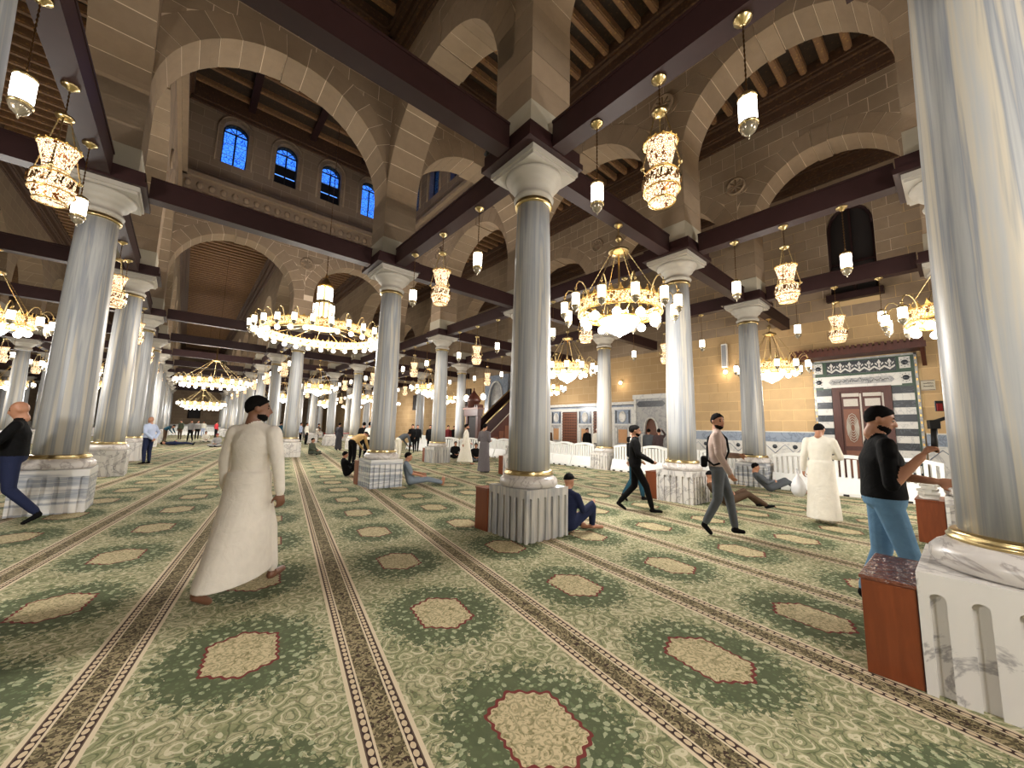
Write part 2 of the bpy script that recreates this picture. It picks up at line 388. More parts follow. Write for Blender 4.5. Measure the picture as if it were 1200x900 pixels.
def arcade(name, axis, c, cols, near, skip=(), zt=Z_CEIL, med=(), tops=None):
    mb = MB()
    for k in range(len(cols)-1):
        if k in skip: continue
        u0, u1 = cols[k], cols[k+1]; L = u1-u0; um = (u0+u1)/2; r = L/2-HP+.010; zc = Z_ARC-(L/2-HP)
        isn = k in near; h = HP-(.004 if isn else 0); mat = 'mortar' if isn else 'stone_blocks'
        S = [(u0, Z_SPR), (um-r, Z_SPR), (um-r, zc)]+[(um-r*math.cos(PI*i/20), zc+r*math.sin(PI*i/20)) for i in range(1, 20)]+[(um+r, zc), (um+r, Z_SPR), (u1, Z_SPR)]
        n = len(S); vs = []; fs = []
        for (u, z) in S:
            for a, zz in ((-h, z), (h, z), (-h, zt), (h, zt)):
                vs.append((c+a, u, zz) if axis == 'y' else (u, c+a, zz))
        for i in range(n-1):
            a, b = 4*i, 4*(i+1)
            fs += [(a, b, b+1, a+1), (a+2, a+3, b+3, b+2)]
            if abs(S[i][0]-S[i+1][0]) > 1e-6: fs += [(a, a+2, b+2, b), (a+1, b+1, b+3, a+3)]
        fs += [(0, 1, 3, 2), (4*n-4, 4*n-2, 4*n-1, 4*n-3)]
        mb.add(vs, fs, mat)
    w = struct(name, mb)
    done = set()
    for k in near:
        u0, u1 = cols[k], cols[k+1]; L = u1-u0; um = (u0+u1)/2; zc = Z_ARC-(L/2-HP)
        for nm, mx, my in bay_pieces(L, Z_COR):
            o = obj(nm, mx if axis == 'y' else my, w, (c, um, 0) if axis == 'y' else (um, c, 0))
        for u in (u0, u1):
            if u not in done: done.add(u); pier_blocks(w, (c, u) if axis == 'y' else (u, c), zc)
    for u in cols:
        ku = cols.index(u)
        if u not in done and any(k in range(len(cols)-1) and k not in skip for k in (ku-1, ku)):
            obj('impost', PIER_MESH['imp'] if 'imp' in PIER_MESH else MB().box(-HP-.025, HP+.025, -HP-.025, HP+.025, 0, .455, 'stone_light').mesh('impost'), w, (c, u, Z_SPR) if axis == 'y' else (u, c, Z_SPR))
    for u, side in med:
        o = obj('medallion', MEDM, w, (c+side*(HP+.005), u, 9.8) if axis == 'y' else (u, c+side*(HP+.005), 9.6))
        o.rotation_euler = (0, side*PI/2, 0) if axis == 'y' else (-side*PI/2, 0, 0)
    return w
YC = [-5.6]+YR
arcade('wall_left_arcade', 'y', XR[2], YC, [2, 3, 4], med=[(YR[3], 1)])
arcade('wall_nave_arcade', 'y', XR[3], YC, [0, 1, 2], skip=(3, 4), med=[(YR[1], -1)])
arcade('wall_middle_arcade', 'y', XR[4], YC, [1, 2, 3, 4], med=[(YR[0], -1), (YR[1]+.02, -1), (YR[2], -1), (YR[3], -1)])
arcade('wall_front_arcade', 'y', XR[5], YC, [1, 2, 3], med=[(YR[0], -1), (YR[1], -1), (YR[2], -1), (YR[3], -1)])
arcade('wall_outer_arcade', 'y', XR[1], YC, [])
arcade('wall_far_left_arcade', 'y', XR[0], YC, [])
arcade('wall_lantern_front', 'x', LY0, [XR[2], XR[3], XR[4]], [0, 1], zt=Z_CEIL)
arcade('wall_lantern_rear', 'x', LY1, [XR[2], XR[3], XR[4]], [0, 1], zt=Z_CEIL, med=[(XR[3], -1)])

# ------------------------------------------------------------------ raised lantern: clerestory walls, windows, frieze
ZL = 16.6; WZ0, WZS, WR = 13.35, 15.05, .48      # sill, springing, radius of the windows
def clerestory(name, axis, c, u0, u1, side, wins):
    mb = MB(); h = .3; uc = sorted(wins)
    def bx(a, b, z0, z1):
        mb.box(*((c-h, c+h, a, b) if axis == 'y' else (a, b, c-h, c+h)), z0, z1, 'stone_blocks')
    bx(u0, u1, Z_CEIL-.3, WZ0); bx(u0, u1, WZS+WR, ZL)
    edges = [u0]+[e for w in uc for e in (w-WR, w+WR)]+[u1]
    for i in range(0, len(edges), 2): bx(edges[i], edges[i+1], WZ0, WZS+WR)
    for w in uc:
        for s in (-1, 1):
            poly = [(w+s*WR, WZS+WR), (w+s*WR, WZS)]+[(w+s*WR*math.cos(a*PI/16), WZS+WR*math.sin(a*PI/16)) for a in range(1, 9)]
            mb.prism(poly, c-h, c+h, 'stone_blocks', 'x' if axis == 'y' else 'y')
    wl = struct(name, mb)
    # ledge, carved frieze, top cornice on the inside
    i0 = c+side*h
    def band(nm, z0, z1, d, mat, par):
        b = MB(); a, e = sorted((i0-side*.05, i0+side*d))
        b.box(*((a, e, u0, u1) if axis == 'y' else (u0, u1, a, e)), z0, z1, mat); return obj(nm, b, par)
    band('ledge', 12.12, 12.30, .34, 'stone', wl); band('frieze', 11.45, 12.12, .17, 'stone', wl)
    band('moulding', 11.38, 11.45, .24, 'stone', wl); band('cornice', ZL-.75, ZL-.05, .22, 'cornice', wl); band('moulding', ZL-.9, ZL-.75, .12, 'cornice', wl)
    fm = MB(); 
    for i in range(int((u1-u0)/.42)):
        u = u0+.25+i*.42; p = (i0+side*.18, u, 11.8) if axis == 'y' else (u, i0+side*.18, 11.8)
        fm.ball(p, (.03, .13, .16) if axis == 'y' else (.13, .03, .16), 'stone', 6, 4)
        q = (p[0], p[1], 11.55); fm.cbox(q, (.05, .2, .1) if axis == 'y' else (.2, .05, .1), 'stone')
    o = obj('carved_ornament', fm, wl); o['kind'] = 'stuff'
    return wl
WINN = [0]
def lantern_window(axis, c, u, side, lower_open):
    WINN[0] += 1; fr = MB(); T = (lambda uu, d, z: (c+d, uu, z)) if axis == 'y' else (lambda uu, d, z: (uu, c+d, z))
    w = struct('window_%d' % WINN[0], None, None, T(u, 0, WZ0))
    w0 = Vector(T(u, 0, WZ0)); L = lambda uu, d, z: tuple(Vector(T(u+uu, d, z))-w0)
    ring = [L(-WR, 0, WZ0), L(-WR, 0, WZS)]+[L(-WR*math.cos(a*PI/10), 0, WZS+WR*math.sin(a*PI/10)) for a in range(1, 10)]+[L(WR, 0, WZS), L(WR, 0, WZ0)]
    fr.tube(ring, .05, 'iron_black', 4, True); obj('frame', fr, w)
    ml = MB(); ml.tube([L(0, 0, WZ0), L(0, 0, WZS)], .035, 'iron_black', 4); ml.tube([L(-WR, 0, WZS), L(WR, 0, WZS)], .04, 'iron_black', 4)
    for a in (45, 90, 135): ml.tube([L(0, 0, WZS), L(WR*math.cos(math.radians(a)), 0, WZS+WR*math.sin(math.radians(a)))], .02, 'iron_black', 4)
    obj('mullion', ml, w)
    rows = 3; hh = (WZS-WZ0)/rows
    for s in (-1, 1):
        for k in range(rows):
            a, b = sorted((s*.03, s*(WR-.03))); pm = MB(); z0 = WZ0+k*hh+.03; z1 = WZ0+(k+1)*hh-.02
            if lower_open and k < 2:
                z1 = WZ0+(k+1)*hh-.02; pm.add([L(a, 0, z0), L(b, 0, z0), L(b, 0, z1), L(a, 0, z1)], [(0, 1, 2, 3)], 'iron_black'); obj('shutter_panel', pm, w)
            else:
                pm.add([L(a, 0, z0), L(b, 0, z0), L(b, 0, z1), L(a, 0, z1)], [(0, 1, 2, 3)], 'glass_blue'); obj('pane', pm, w)
                bar = MB(); bar.tube([L(a, 0, z0-.02), L(b, 0, z0-.02)], .014, 'iron_black', 4); obj('glazing_bar', bar, w)
    fan = MB(); fan.add([L(0, 0, WZS)]+[L(WR*math.cos(a*PI/10), 0, WZS+WR*math.sin(a*PI/10)) for a in range(11)], [(0, i, i+1) for i in range(1, 11)], 'glass_blue'); obj('pane', fan, w)
    sr = MB(); rr = [L(-WR-.2, side*.3, WZ0), L(-WR-.2, side*.3, WZS)]+[L(-(WR+.2)*math.cos(a*PI/10), side*.3, WZS+(WR+.2)*math.sin(a*PI/10)) for a in range(1, 10)]+[L(WR+.2, side*.3, WZS), L(WR+.2, side*.3, WZ0)]
    sr.tube(rr, .045, 'stone', 5); obj('surround', sr, w)
wx = [.62, 2.72, 4.82, 6.92]; wy = [12.5, 14.63, 16.75, 18.9]
clerestory('wall_clerestory_rear', 'x', LY1, LX0, LX1, -1, wx)
clerestory('wall_clerestory_front', 'x', LY0, LX0, LX1, 1, wx)
clerestory('wall_clerestory_left', 'y', LX0, LY0, LY1, 1, wy)
clerestory('wall_clerestory_right', 'y', LX1, LY0, LY1, -1, wy)
for i, u in enumerate(wx): lantern_window('x', LY1, u, -1, i in (1, 2))
for u in wy: lantern_window('y', LX1, u, -1, False); lantern_window('y', LX0, u, 1, False)
for u in wx: lantern_window('x', LY0, u, 1, False)

# ------------------------------------------------------------------ ceilings with joists and cornices
def joist_mesh(L):
    b = MB(); b.box(-L/2, L/2, -.085, .085, -.20, 0, 'joist'); b.box(-L/2, L/2, -.055, .055, -.235, -.20, 'joist'); return b.mesh('joist')
def ceiling(name, x0, x1, y0, y1, z, near=(0, 0), pitch=.5):
    c = struct(name, MB().box(x0, x1, y0, y1, z, z+.25, 'ceiling_panel'))
    L = x1-x0; jm = joist_mesh(L); n = int((y1-y0)/pitch); far = MB()
    for i in range(n):
        y = y0+(i+.5)*pitch
        if near[0] <= y <= near[1]: obj('joist', jm, c, ((x0+x1)/2, y, z))
        else: far.box(x0, x1, y-.085, y+.085, z-.22, z, 'joist')
    if far.f: f = obj('joist', far, c); f['kind'] = 'stuff'
    return c
TRN = [0]
def cornice(x0, x1, y0, y1, zb, zt):
    """stepped timber cornice round a rectangular ceiling field"""
    TRN[0] += 1; root = struct('trim_%d' % TRN[0], None, None, ((x0+x1)/2, (y0+y1)/2, zb)); ox, oy = (x0+x1)/2, (y0+y1)/2
    H = zt-zb
    steps = [(0, .06, .07), (.06, .30, .12), (.30, .36, .20), (.36, .62, .26), (.62, .70, .36), (.70, 1.0, .42)]
    for a, b, d in steps:
        mb = MB()
        for s in (0, 1):
            X = (x0, x0+d) if s == 0 else (x1-d, x1); mb.box(X[0]-ox, X[1]-ox, y0-oy, y1-oy, a*H, b*H-.004, 'cornice')
            Y = (y0, y0+d) if s == 0 else (y1-d, y1); mb.box(x0-ox, x1-ox, Y[0]-oy, Y[1]-oy, a*H, b*H-.004, 'cornice')
        obj('moulding', mb, root)
strips = [(XLEFT, XR[0]-HP), (XR[0]+HP, XR[1]-HP), (XR[1]+HP, XR[2]-HP), (XR[2]+HP, XR[3]-HP), (XR[3]+HP, XR[4]-HP), (XR[4]+HP, XR[5]-HP), (XR[5]+HP, XW)]
for i, (a, b) in enumerate(strips):
    if i in (3, 4):
        ceiling('ceiling', a, b, YBACK, LY0-HP, Z_CEIL, (-2, 12)); cornice(a, b, YBACK, LY0-HP, Z_COR, Z_CEIL)
        ceiling('ceiling', a, b, LY1+HP, YEND, Z_CEIL, (20, 40)); cornice(a, b, LY1+HP, YEND, Z_COR, Z_CEIL)
    else:
        ceiling('ceiling', a, b, YBACK, YEND, Z_CEIL, (-2, 26) if i in (2, 5, 6) else (0, -1)); cornice(a, b, YBACK, YEND, Z_COR, Z_CEIL)
lc = struct('ceiling', MB().box(LX0-.3, LX1+.3, LY0-.3, LY1+.3, ZL, ZL+.25, 'ceiling_panel'))
jm = joist_mesh(LX1-LX0)
for i in range(10): obj('joist', jm, lc, ((LX0+LX1)/2, LY0+.8+i*1.08, ZL))
for xx in (LX0+2.6, (LX0+LX1)/2, LX1-2.6): obj('girder', MB().box(xx-.14, xx+.14, LY0, LY1, ZL-.42, ZL-.2, 'wood_dark'), lc)
# outer roof slabs close the hall
struct('ceiling_roof', MB().box(XLEFT-.4, XW+.7, YBACK-.4, LY0-.2, Z_CEIL+.25, Z_CEIL+.4, 'stone_blocks').box(XLEFT-.4, XW+.7, LY1+.2, YEND+.4, Z_CEIL+.25, Z_CEIL+.4, 'stone_blocks')
       .box(XLEFT-.4, LX0-.2, LY0-.2, LY1+.2, Z_CEIL+.25, Z_CEIL+.4, 'stone_blocks').box(LX1+.2, XW+.7, LY0-.2, LY1+.2, Z_CEIL+.25, Z_CEIL+.4, 'stone_blocks'))

# ------------------------------------------------------------------ columns
def col_parts():
    P = {}
    # fluted plinth
    b = MB(); w = .42; H = .70; d = .036
    b.box(-w+d, w-d, -w+d, w-d, 0, H-.002, 'marble_plinth')
    nf = 6; cell = 2*w/nf; fw = cell*.42; ztop = H-.14
    for rot in range(4):
        f = MB()
        for i in range(nf):
            u0 = -w+i*cell; c = u0+cell/2; a, e = c-fw/2, c+fw/2
            f.box(u0, a, -w, -w+d, 0, H, 'marble_plinth'); f.box(e, u0+cell-(d if i == nf-1 else 0), -w, -w+d, 0, H, 'marble_plinth')
            poly = [(a, H), (a, ztop)]+[(c-fw/2*math.cos(k*PI/6), ztop+fw/2*math.sin(k*PI/6)) for k in range(1, 6)]+[(e, ztop), (e, H)]
            f.prism(poly, -w, -w+d, 'marble_plinth', 'y')
        b.merge(f, Matrix.Rotation(rot*PI/2, 4, 'Z'))
    P['plinth'] = b
    P['base'] = MB().lathe([(.40, .70), (.42, .715), (.435, .75), (.43, .80), (.40, .835), (.37, .85), (.355, .87)], 'marble_base', 36)
    P['foot_ring'] = MB().lathe([(.35, .865), (.372, .875), (.375, .895), (.355, .905), (.362, .915), (.35, .93), (.325, .935)], 'brass', 36)
    P['shaft'] = MB().lathe([(.318, .93), (.316, 1.6), (.308, 2.6), (.294, 3.6), (.278, 4.5), (.262, 5.14)], 'marble_shaft', 40)
    P['neck_ring'] = MB().lathe([(.262, 5.12), (.30, 5.13), (.305, 5.16), (.285, 5.17), (.30, 5.19), (.27, 5.205)], 'brass', 32)
    P['capital'] = MB().lathe([(.27, 5.20), (.315, 5.225), (.33, 5.26), (.315, 5.29), (.285, 5.31), (.28, 5.36), (.295, 5.40), (.34, 5.44), (.37, 5.46), (.375, 5.49), (.40, 5.52), (.445, 5.555), (.46, 5.59), (.46, 5.62), (.43, 5.64)], 'capital_stone', 40)
    P['abacus'] = MB().box(-.48, .48, -.48, .48, 5.63, 5.68, 'capital_stone').box(-.51, .51, -.51, .51, 5.68, 5.765, 'capital_stone')
    return P
CP = {k: v.mesh(k) for k, v in col_parts().items()}
def banded(name, sc, g0, g1, vary):
    t = NT(name); v = t.obj(sc, 5); n = t.noise(v, 1.0, 3, .3); t.set(t.mix(t.ramp(n, [(.40, (0, 0, 0)), (.50, (1, 1, 1)), (.58, (0, 0, 0))]), g0, g1), .3)
banded('marble_band', (.35, .35, 9), srgb(218, 216, 212), srgb(146, 152, 162), 1); banded('marble_streak', (6, 6, .5), srgb(204, 201, 195), srgb(164, 165, 168), 1)
def variant(mat):
    m = CP['plinth'].copy(); m.materials.clear(); m.materials.append(MATS[mat]); return m
PLV = {(3, 2): variant('marble_band'), (2, 2): variant('marble_band'), (3, 1): variant('marble_streak'), (4, 3): variant('marble_streak'), (5, 1): variant('marble_band')}
FARCOL = MB()
for k, v in col_parts().items(): FARCOL.merge(v)
ROWN = ['the farthest left arcade', 'the outer left arcade', 'the left arcade beside the nave', 'the arcade right of the nave', 'the middle arcade', 'the arcade next to the golden wall']
plate = MB().box(-.595, .595, -.595, .595, 5.765, 5.86, 'wood_dark').box(-.56, .56, -.56, .56, 5.86, 6.05, 'wood_dark').mesh('beam_plate')
COLS = []
CLAB = {(3, 1): 'grey marble column with striped fluted plinth, cream-streaked shaft, standing alone in front of the nave',
        (3, 2): 'grey marble column whose plinth a man in grey sits against', (2, 2): 'marble column with a black-shirted man passing its plinth',
        (3, 0): 'massive blue-grey marble column beside a low brown wooden box with plastic-covered top',
        (4, 1): 'marble column behind the man in the beige sweater', (5, 1): 'marble column a man reclines against by the white barriers',
        (4, 3): 'marble column by the walking man in white robe', (5, 2): 'marble column standing before the marble panelled wall and white barriers'}
for i, x in enumerate(XR):
    for j, y in enumerate(YR):
        if (i, j) == (3, 3) or (i < 2 and j < 4) or (i == 2 and j < 1): continue
        dd = math.hypot(x, y)
        lab = CLAB.get((i, j), 'grey veined marble column of '+ROWN[i])
        if (i, j) == (3, 0): x, y = 4.05, -.24
        t = thing('column', lab, 'column', (x, y, 0), 0, 'marble columns of the hall'); t['kind'] = 'thing'
        if dd < 32:
            for k, me in CP.items():
                o = obj(k, PLV.get((i, j), me) if k == 'plinth' else me, t)
                if (i, j) == (3, 0) and k in ('plinth', 'base'): o.scale = (1.19, 1.19, 1) if k == 'plinth' else (1.06, 1.06, 1)
        else:
            obj('plinth', CP['plinth'], t); obj('shaft', CP['shaft'], t); obj('capital', CP['capital'], t); obj('base', CP['base'], t); obj('abacus', CP['abacus'], t)
        obj('timber_plate', plate, t, (XR[i]-x, YR[j]-y, 0)); COLS.append((i, j))
# ------------------------------------------------------------------ timber ties: plate on each column, beams between
def beam(p, q, lab, grp):
    L = math.dist(p, q)-1.2; b = MB().box(-.135, .135, -L/2, L/2, 5.79, 6.18, 'wood_dark').box(-.15, .15, -L/2, L/2, 6.18, 6.22, 'wood_dark')
    o = tag(obj('tie_beam', b, None, ((p[0]+q[0])/2, (p[1]+q[1])/2, 0), math.atan2(-(q[0]-p[0]), q[1]-p[1])), lab, 'beam', grp); o['kind'] = 'thing'; return o
for i, x in enumerate(XR):
    for j, y in enumerate(YR):
        if j+1 < len(YR) and (i, j) != (3, 2) and (i, j) != (3, 3) and ((i, j) in COLS or (i, j+1) in COLS):
            beam((x, y), (x, YR[j+1]), 'dark timber tie beam with pendant lamps, running along '+ROWN[i], 'tie beams along the arcades')
        if i+1 < len(XR) and (i, j) not in ((2, 3), (3, 3)) and ((i, j) in COLS or (i+1, j) in COLS):
            beam((x, y), (XR[i+1], y), 'dark timber tie beam crossing the aisle from '+ROWN[i], 'tie beams across the aisles')
    # short beams towards the front wall
for j, y in enumerate(YR[:10]): beam((XR[5], y), (XW+.55, y), 'dark timber tie beam from the last column row into the golden wall', 'tie beams into the front wall')

# ------------------------------------------------------------------ front (qibla) wall with its stones, portal, panels and niches
HW0, HW1, HZ0, HZS, HZT = 1.52, 2.84, 6.8, 9.35, 10.2      # tall window
qw = MB()
for y0, y1, z0, z1 in ((YBACK, HW0, 0, Z_CEIL), (HW1, YEND, 0, Z_CEIL), (HW0, HW1, 0, HZ0), (HW0, HW1, HZT, Z_CEIL)):
    zz = [z for z in (z0, 5.7, z1) if z0 <= z <= z1]; zz = sorted(set(zz))
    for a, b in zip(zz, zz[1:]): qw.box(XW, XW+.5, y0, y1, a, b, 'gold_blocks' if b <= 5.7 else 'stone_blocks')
def parch(c, hw, zs, zt, n=8):
    """pointed arch outline from left springing over the apex to the right one"""
    L = [(c-hw*math.cos(a*PI/2/n)**.85, zs+(zt-zs)*math.sin(a*PI/2/n)) for a in range(n+1)]
    return L+[(2*c-u, z) for u, z in L[-2::-1]]
hc = (HW0+HW1)/2; hwid = (HW1-HW0)/2; pa = parch(hc, hwid, HZS, HZT)
qw.prism([(HW0, HZT)]+[(HW0, HZS)]+pa[1:9], XW, XW+.5, 'stone_blocks', 'x'); qw.prism([(HW1, HZT)]+[(HW1, HZS)]+[(2*hc-u, z) for u, z in pa[1:9]], XW, XW+.5, 'stone_blocks', 'x')
qwall = struct('wall_right', qw)
random.seed(3)
PCL, PCR = .80, 3.56                             # portal
sm = {}
row = 0; z = 1.74
while z < Z_COR-.1:
    y = -1.6+(.4 if row % 2 else 0)
    while y < 8.6:
        w = .78; y1 = y+w; z1 = z+CH
        cut = (z < 4.5 and y1 > PCL-.02 and y < PCR+.02) or (z1 > HZ0-.05 and z < HZT and y1 > HW0-.02 and y < HW1+.02)
        segs = [(y, y1)]
        if cut:
            lo, hi = (PCL, PCR) if z < 4.5 else (HW0, HW1); segs = []
            if y < lo-.15: segs.append((y, lo))
            if y1 > hi+.15: segs.append((hi, y1))
        for a, b in segs:
            key = (round(b-a, 2), z < 5.6)
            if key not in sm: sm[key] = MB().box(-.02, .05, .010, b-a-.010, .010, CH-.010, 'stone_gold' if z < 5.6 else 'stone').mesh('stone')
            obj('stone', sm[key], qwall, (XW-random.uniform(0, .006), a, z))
        y = y1
    z += CH; row += 1
for y0, y1, z0, z1 in ((-1.6, PCL, 1.74, Z_COR), (PCR, 8.6, 1.74, Z_COR), (PCL, PCR, 4.5, HZ0), (PCL, HW0, HZ0, Z_COR), (HW1, PCR, HZ0, Z_COR)):
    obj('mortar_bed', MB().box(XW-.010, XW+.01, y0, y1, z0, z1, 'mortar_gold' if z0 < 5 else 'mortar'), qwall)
win = struct('window_30', None, None, (XW+.2, hc, HZ0))
obj('frame', MB().tube([(0, HW0-hc, 0), (0, HW0-hc, HZS-HZ0)]+[(0, u-hc, zz-HZ0) for u, zz in pa]+[(0, HW1-hc, 0)], .09, 'wood_dark', 4, True), win)
obj('pane', MB().prism([(HW0-hc, 0)]+[(u-hc, zz-HZ0) for u, zz in pa]+[(HW1-hc, 0)], .05, .08, 'pit_dark', 'x'), win)
obj('mullion', MB().box(-.04, .04, -.03, .03, 0, HZT-HZ0-.05, 'wood_dark').box(-.04, .04, -hwid, hwid, 1.2, 1.26, 'wood_dark'), win)
obj('sill', MB().box(-.45, .1, -hwid-.12, hwid+.12, -.25, 0, 'wood_dark'), win)
XF = XW-.02
def cpanel(x, y0, y1, z0, z1, mat, d=.02): return MB().box(x-d, x, y0, y1, z0, z1, mat)
# portal
po = struct('door_1', None, None, (XF, 2.18, 0)); oy = 2.18
def pp(name, y0, y1, z0, z1, mat, proud=.05, par=None, base=0.0):
    return obj(name, MB().box(-proud, -base, y0-oy, y1-oy, z0, z1, mat), par or po)
pp('surround', PCL, PCR, 0, 4.38, 'green_line', .04)
for y in (PCL+.04, PCR-.04): pp('border_strip', y-.035, y+.035, 0, 4.38, 'marble_grey', .055)
pp('border_strip', PCL, PCR, 4.32, 4.38, 'marble_grey', .055)
bd = MB()
for k in range(18):
    for y in (PCL+.04, PCR-.04): bd.cbox((-.06, y-oy, .2+k*.235), (.01, .04, .07), 'gold')
o = obj('gilt_studs', bd, po); o['kind'] = 'stuff'
for s, (a, b) in enumerate(((.93, 1.45), (3.04, 3.48))):
    for k in range(14): pp('stripe_block', a, b, k*.235, k*.235+.229, 'marble_black' if k % 2 else 'marble_white', .07)
zg = pp('tile_band', 1.30, 3.14, 3.84, 4.28, 'marble_black', .07)
n = 7; cw = 1.80/n
for k in range(n):
    c = 1.32+cw*(k+.5)-oy; t_ = MB()
    P_ = lambda du, dz: (c+du*cw, 3.86+dz*.40)
    th = .16
    t_.prism([P_(-.5, .30), P_(0, .05), P_(.5, .30), P_(.5, .30+th), P_(0, .05+th), P_(-.5, .30+th)], -.078, -.07, 'marble_white', 'x')
    t_.prism([P_(-.12, .34), P_(0, .26), P_(.12, .34), P_(.05, .60), P_(.22, .72), P_(0, .98), P_(-.22, .72), P_(-.05, .60)], -.078, -.07, 'marble_white', 'x')
    t_.prism([P_(-.42, .60), P_(-.2, .48), P_(-.2, .62), P_(-.42, .74)], -.078, -.07, 'marble_white', 'x')
    t_.prism([P_(.42, .60), P_(.2, .48), P_(.2, .62), P_(.42, .74)], -.078, -.07, 'marble_white', 'x')
    obj('inlay', t_, po)
for cy in (1.09, 3.38):
    for cz in (4.08, 3.57):
        q = pp('rosette_tile', cy-.13, cy+.13, cz-.19, cz+.19, 'marble_white', .075)
        r = MB().lathe([(.085, 0), (.085, .012), (0, .012)], 'marble_black', 12); m_ = Matrix.Translation((-.077, cy-oy, cz)) @ Matrix.Rotation(-PI/2, 4, 'Y')
        rr = MB().merge(r, m_)
        for a in range(8): rr.cbox((-.078, cy-oy+.105*math.cos(a*PI/4), cz+.14*math.sin(a*PI/4)), (.01, .025, .025), 'marble_black')
        obj('rosette', rr, q)
pl = pp('inscription_plate', 1.20, 3.26, 3.33, 3.76, 'marble_white', .08)
obj('inscription_field', MB().prism([(1.36-oy, 3.55), (1.44-oy, 3.44), (3.02-oy, 3.44), (3.10-oy, 3.55), (3.02-oy, 3.66), (1.44-oy, 3.66)], -.088, -.078, 'marble_grey', 'x'), pl)
scr = MB(); random.seed(11)
for k in range(26):
    u = 1.5-oy+k*.058; zz = 3.55+random.uniform(-.05, .05)
    scr.tube([(-.092, u, zz), (-.092, u+.03, zz+random.uniform(.02, .07)), (-.092, u+.06, zz+random.uniform(-.05, .03))], .008, 'marble_black', 4)
obj('lettering', scr, pl)
fr = pp('door_frame', 1.46, 1.66, 0, 3.34, 'wood_door', .12); pp('door_frame', 2.80, 3.02, 0, 3.34, 'wood_door', .12); pp('door_frame', 1.66, 2.80, 3.18, 3.34, 'wood_door', .12)
plain('inlay_pearl', srgb(176, 168, 156), .3, var=.3, scale=40)
for a, b in ((1.66, 2.228), (2.232, 2.80)):
    lf = pp('door_leaf', a, b, 0, 3.18, 'wood_door', .085); c = (a+b)/2
    pp('pearl_panel', a+.10, b-.08, 2.66, 2.92, 'inlay_pearl', .097, lf); pp('pearl_panel', a+.06, b-.04, 3.0, 3.12, 'inlay_pearl', .093, lf)
    pp('carved_panel', a+.08, b-.06, 1.25, 2.56, 'screen_wood', .095, lf); pp('carved_panel', a+.08, b-.06, .2, 1.1, 'screen_wood', .095, lf)
    orn = MB()
    for k in range(5): orn.tube([(-.1, c-oy+.16*math.cos(q*PI/6)*(1-.15*k), 1.9+(.5-.09*k)*math.sin(q*PI/6)) for q in range(12)], .014, 'inlay_pearl', 4, True)
    obj('arabesque', orn, lf)
    pp('edge_strip', a+.005, a+.05, 0, 3.1, 'inlay_pearl', .09, lf)
aw = struct('trim_40', None, None, (XF, 2.3, 4.42)); 
obj('awning_board', MB().box(-.75, 0, -1.72, 1.72, 0, .08, 'wood_door').prism([(-1.72, .08), (1.72, .08), (1.6, .3), (-1.6, .3)], -.5, 0, 'wood_door', 'x'), aw)
obj('fascia', MB().box(-.78, -.74, -1.76, 1.76, .0, .2, 'wood_door'), aw)
for k in range(24): obj('crenel', MB().box(-.78, -.75, -1.72+k*.148, -1.72+k*.148+.09, .2, .31, 'wood_door'), aw)
for y in (-1.66, 1.66): obj('bracket', MB().prism([(-.62, .0), (0, 0), (0, -.5), (-.1, -.42)], y-.05, y+.05, 'wood_door', 'y'), aw)
# dado
dd = struct('baseboard_right', None, None, (XF, 0, 0))
def dpanel(y0, y1):
    obj('dado_slab', MB().box(-.03, .03, y0, y1, 0, 1.33, 'marble_white'), dd); obj('dado_band', MB().box(-.045, .03, y0, y1, 1.33, 1.70, 'marble_blue'), dd)
    obj('dado_fillet', MB().box(-.055, .03, y0, y1, 1.70, 1.74, 'marble_white'), dd)
    n = max(1, int((y1-y0)/.62)); zz = MB(); st = MB()
    w = (y1-y0)/n
    for k in range(n):
        a = y0+k*w; zz.tube([(-.034, a, .88), (-.034, a+w/2, 1.22), (-.034, a+w, .88)], .014, 'marble_blue', 4)
        for c in (a+.001 if k else a+.06,):
            s_ = MB().lathe([(.085, 0), (.085, .01), (0, .01)], 'marble_black', 8); st.merge(s_, Matrix.Translation((-.03, c, 1.14)) @ Matrix.Rotation(-PI/2, 4, 'Y'))
    obj('zigzag_inlay', zz, dd); obj('star_inlay', st, dd)
dpanel(-3, PCL-.03); dpanel(PCR+.03, 8.95)
sg = tag(obj('wall_sign', MB().box(-.02, .02, -.16, .16, -.17, .17, 'stone_light').box(-.026, -.02, -.15, .15, -.16, -.145, 'wood_door').box(-.026, -.02, -.15, .15, .145, .16, 'wood_door'), None, (XW-.03, .62, 3.28)), 'small square framed sign with two lines of script beside the door portal', 'sign')
for k in range(2):
    q = MB()
    for i in range(5): q.tube([(-.028, .10-i*.045, .05-k*.1), (-.028, .085-i*.045, .05-k*.1+random.uniform(.01, .04)), (-.028, .062-i*.045, .045-k*.1)], .006, 'iron_black', 4)
    obj('lettering', q, sg)
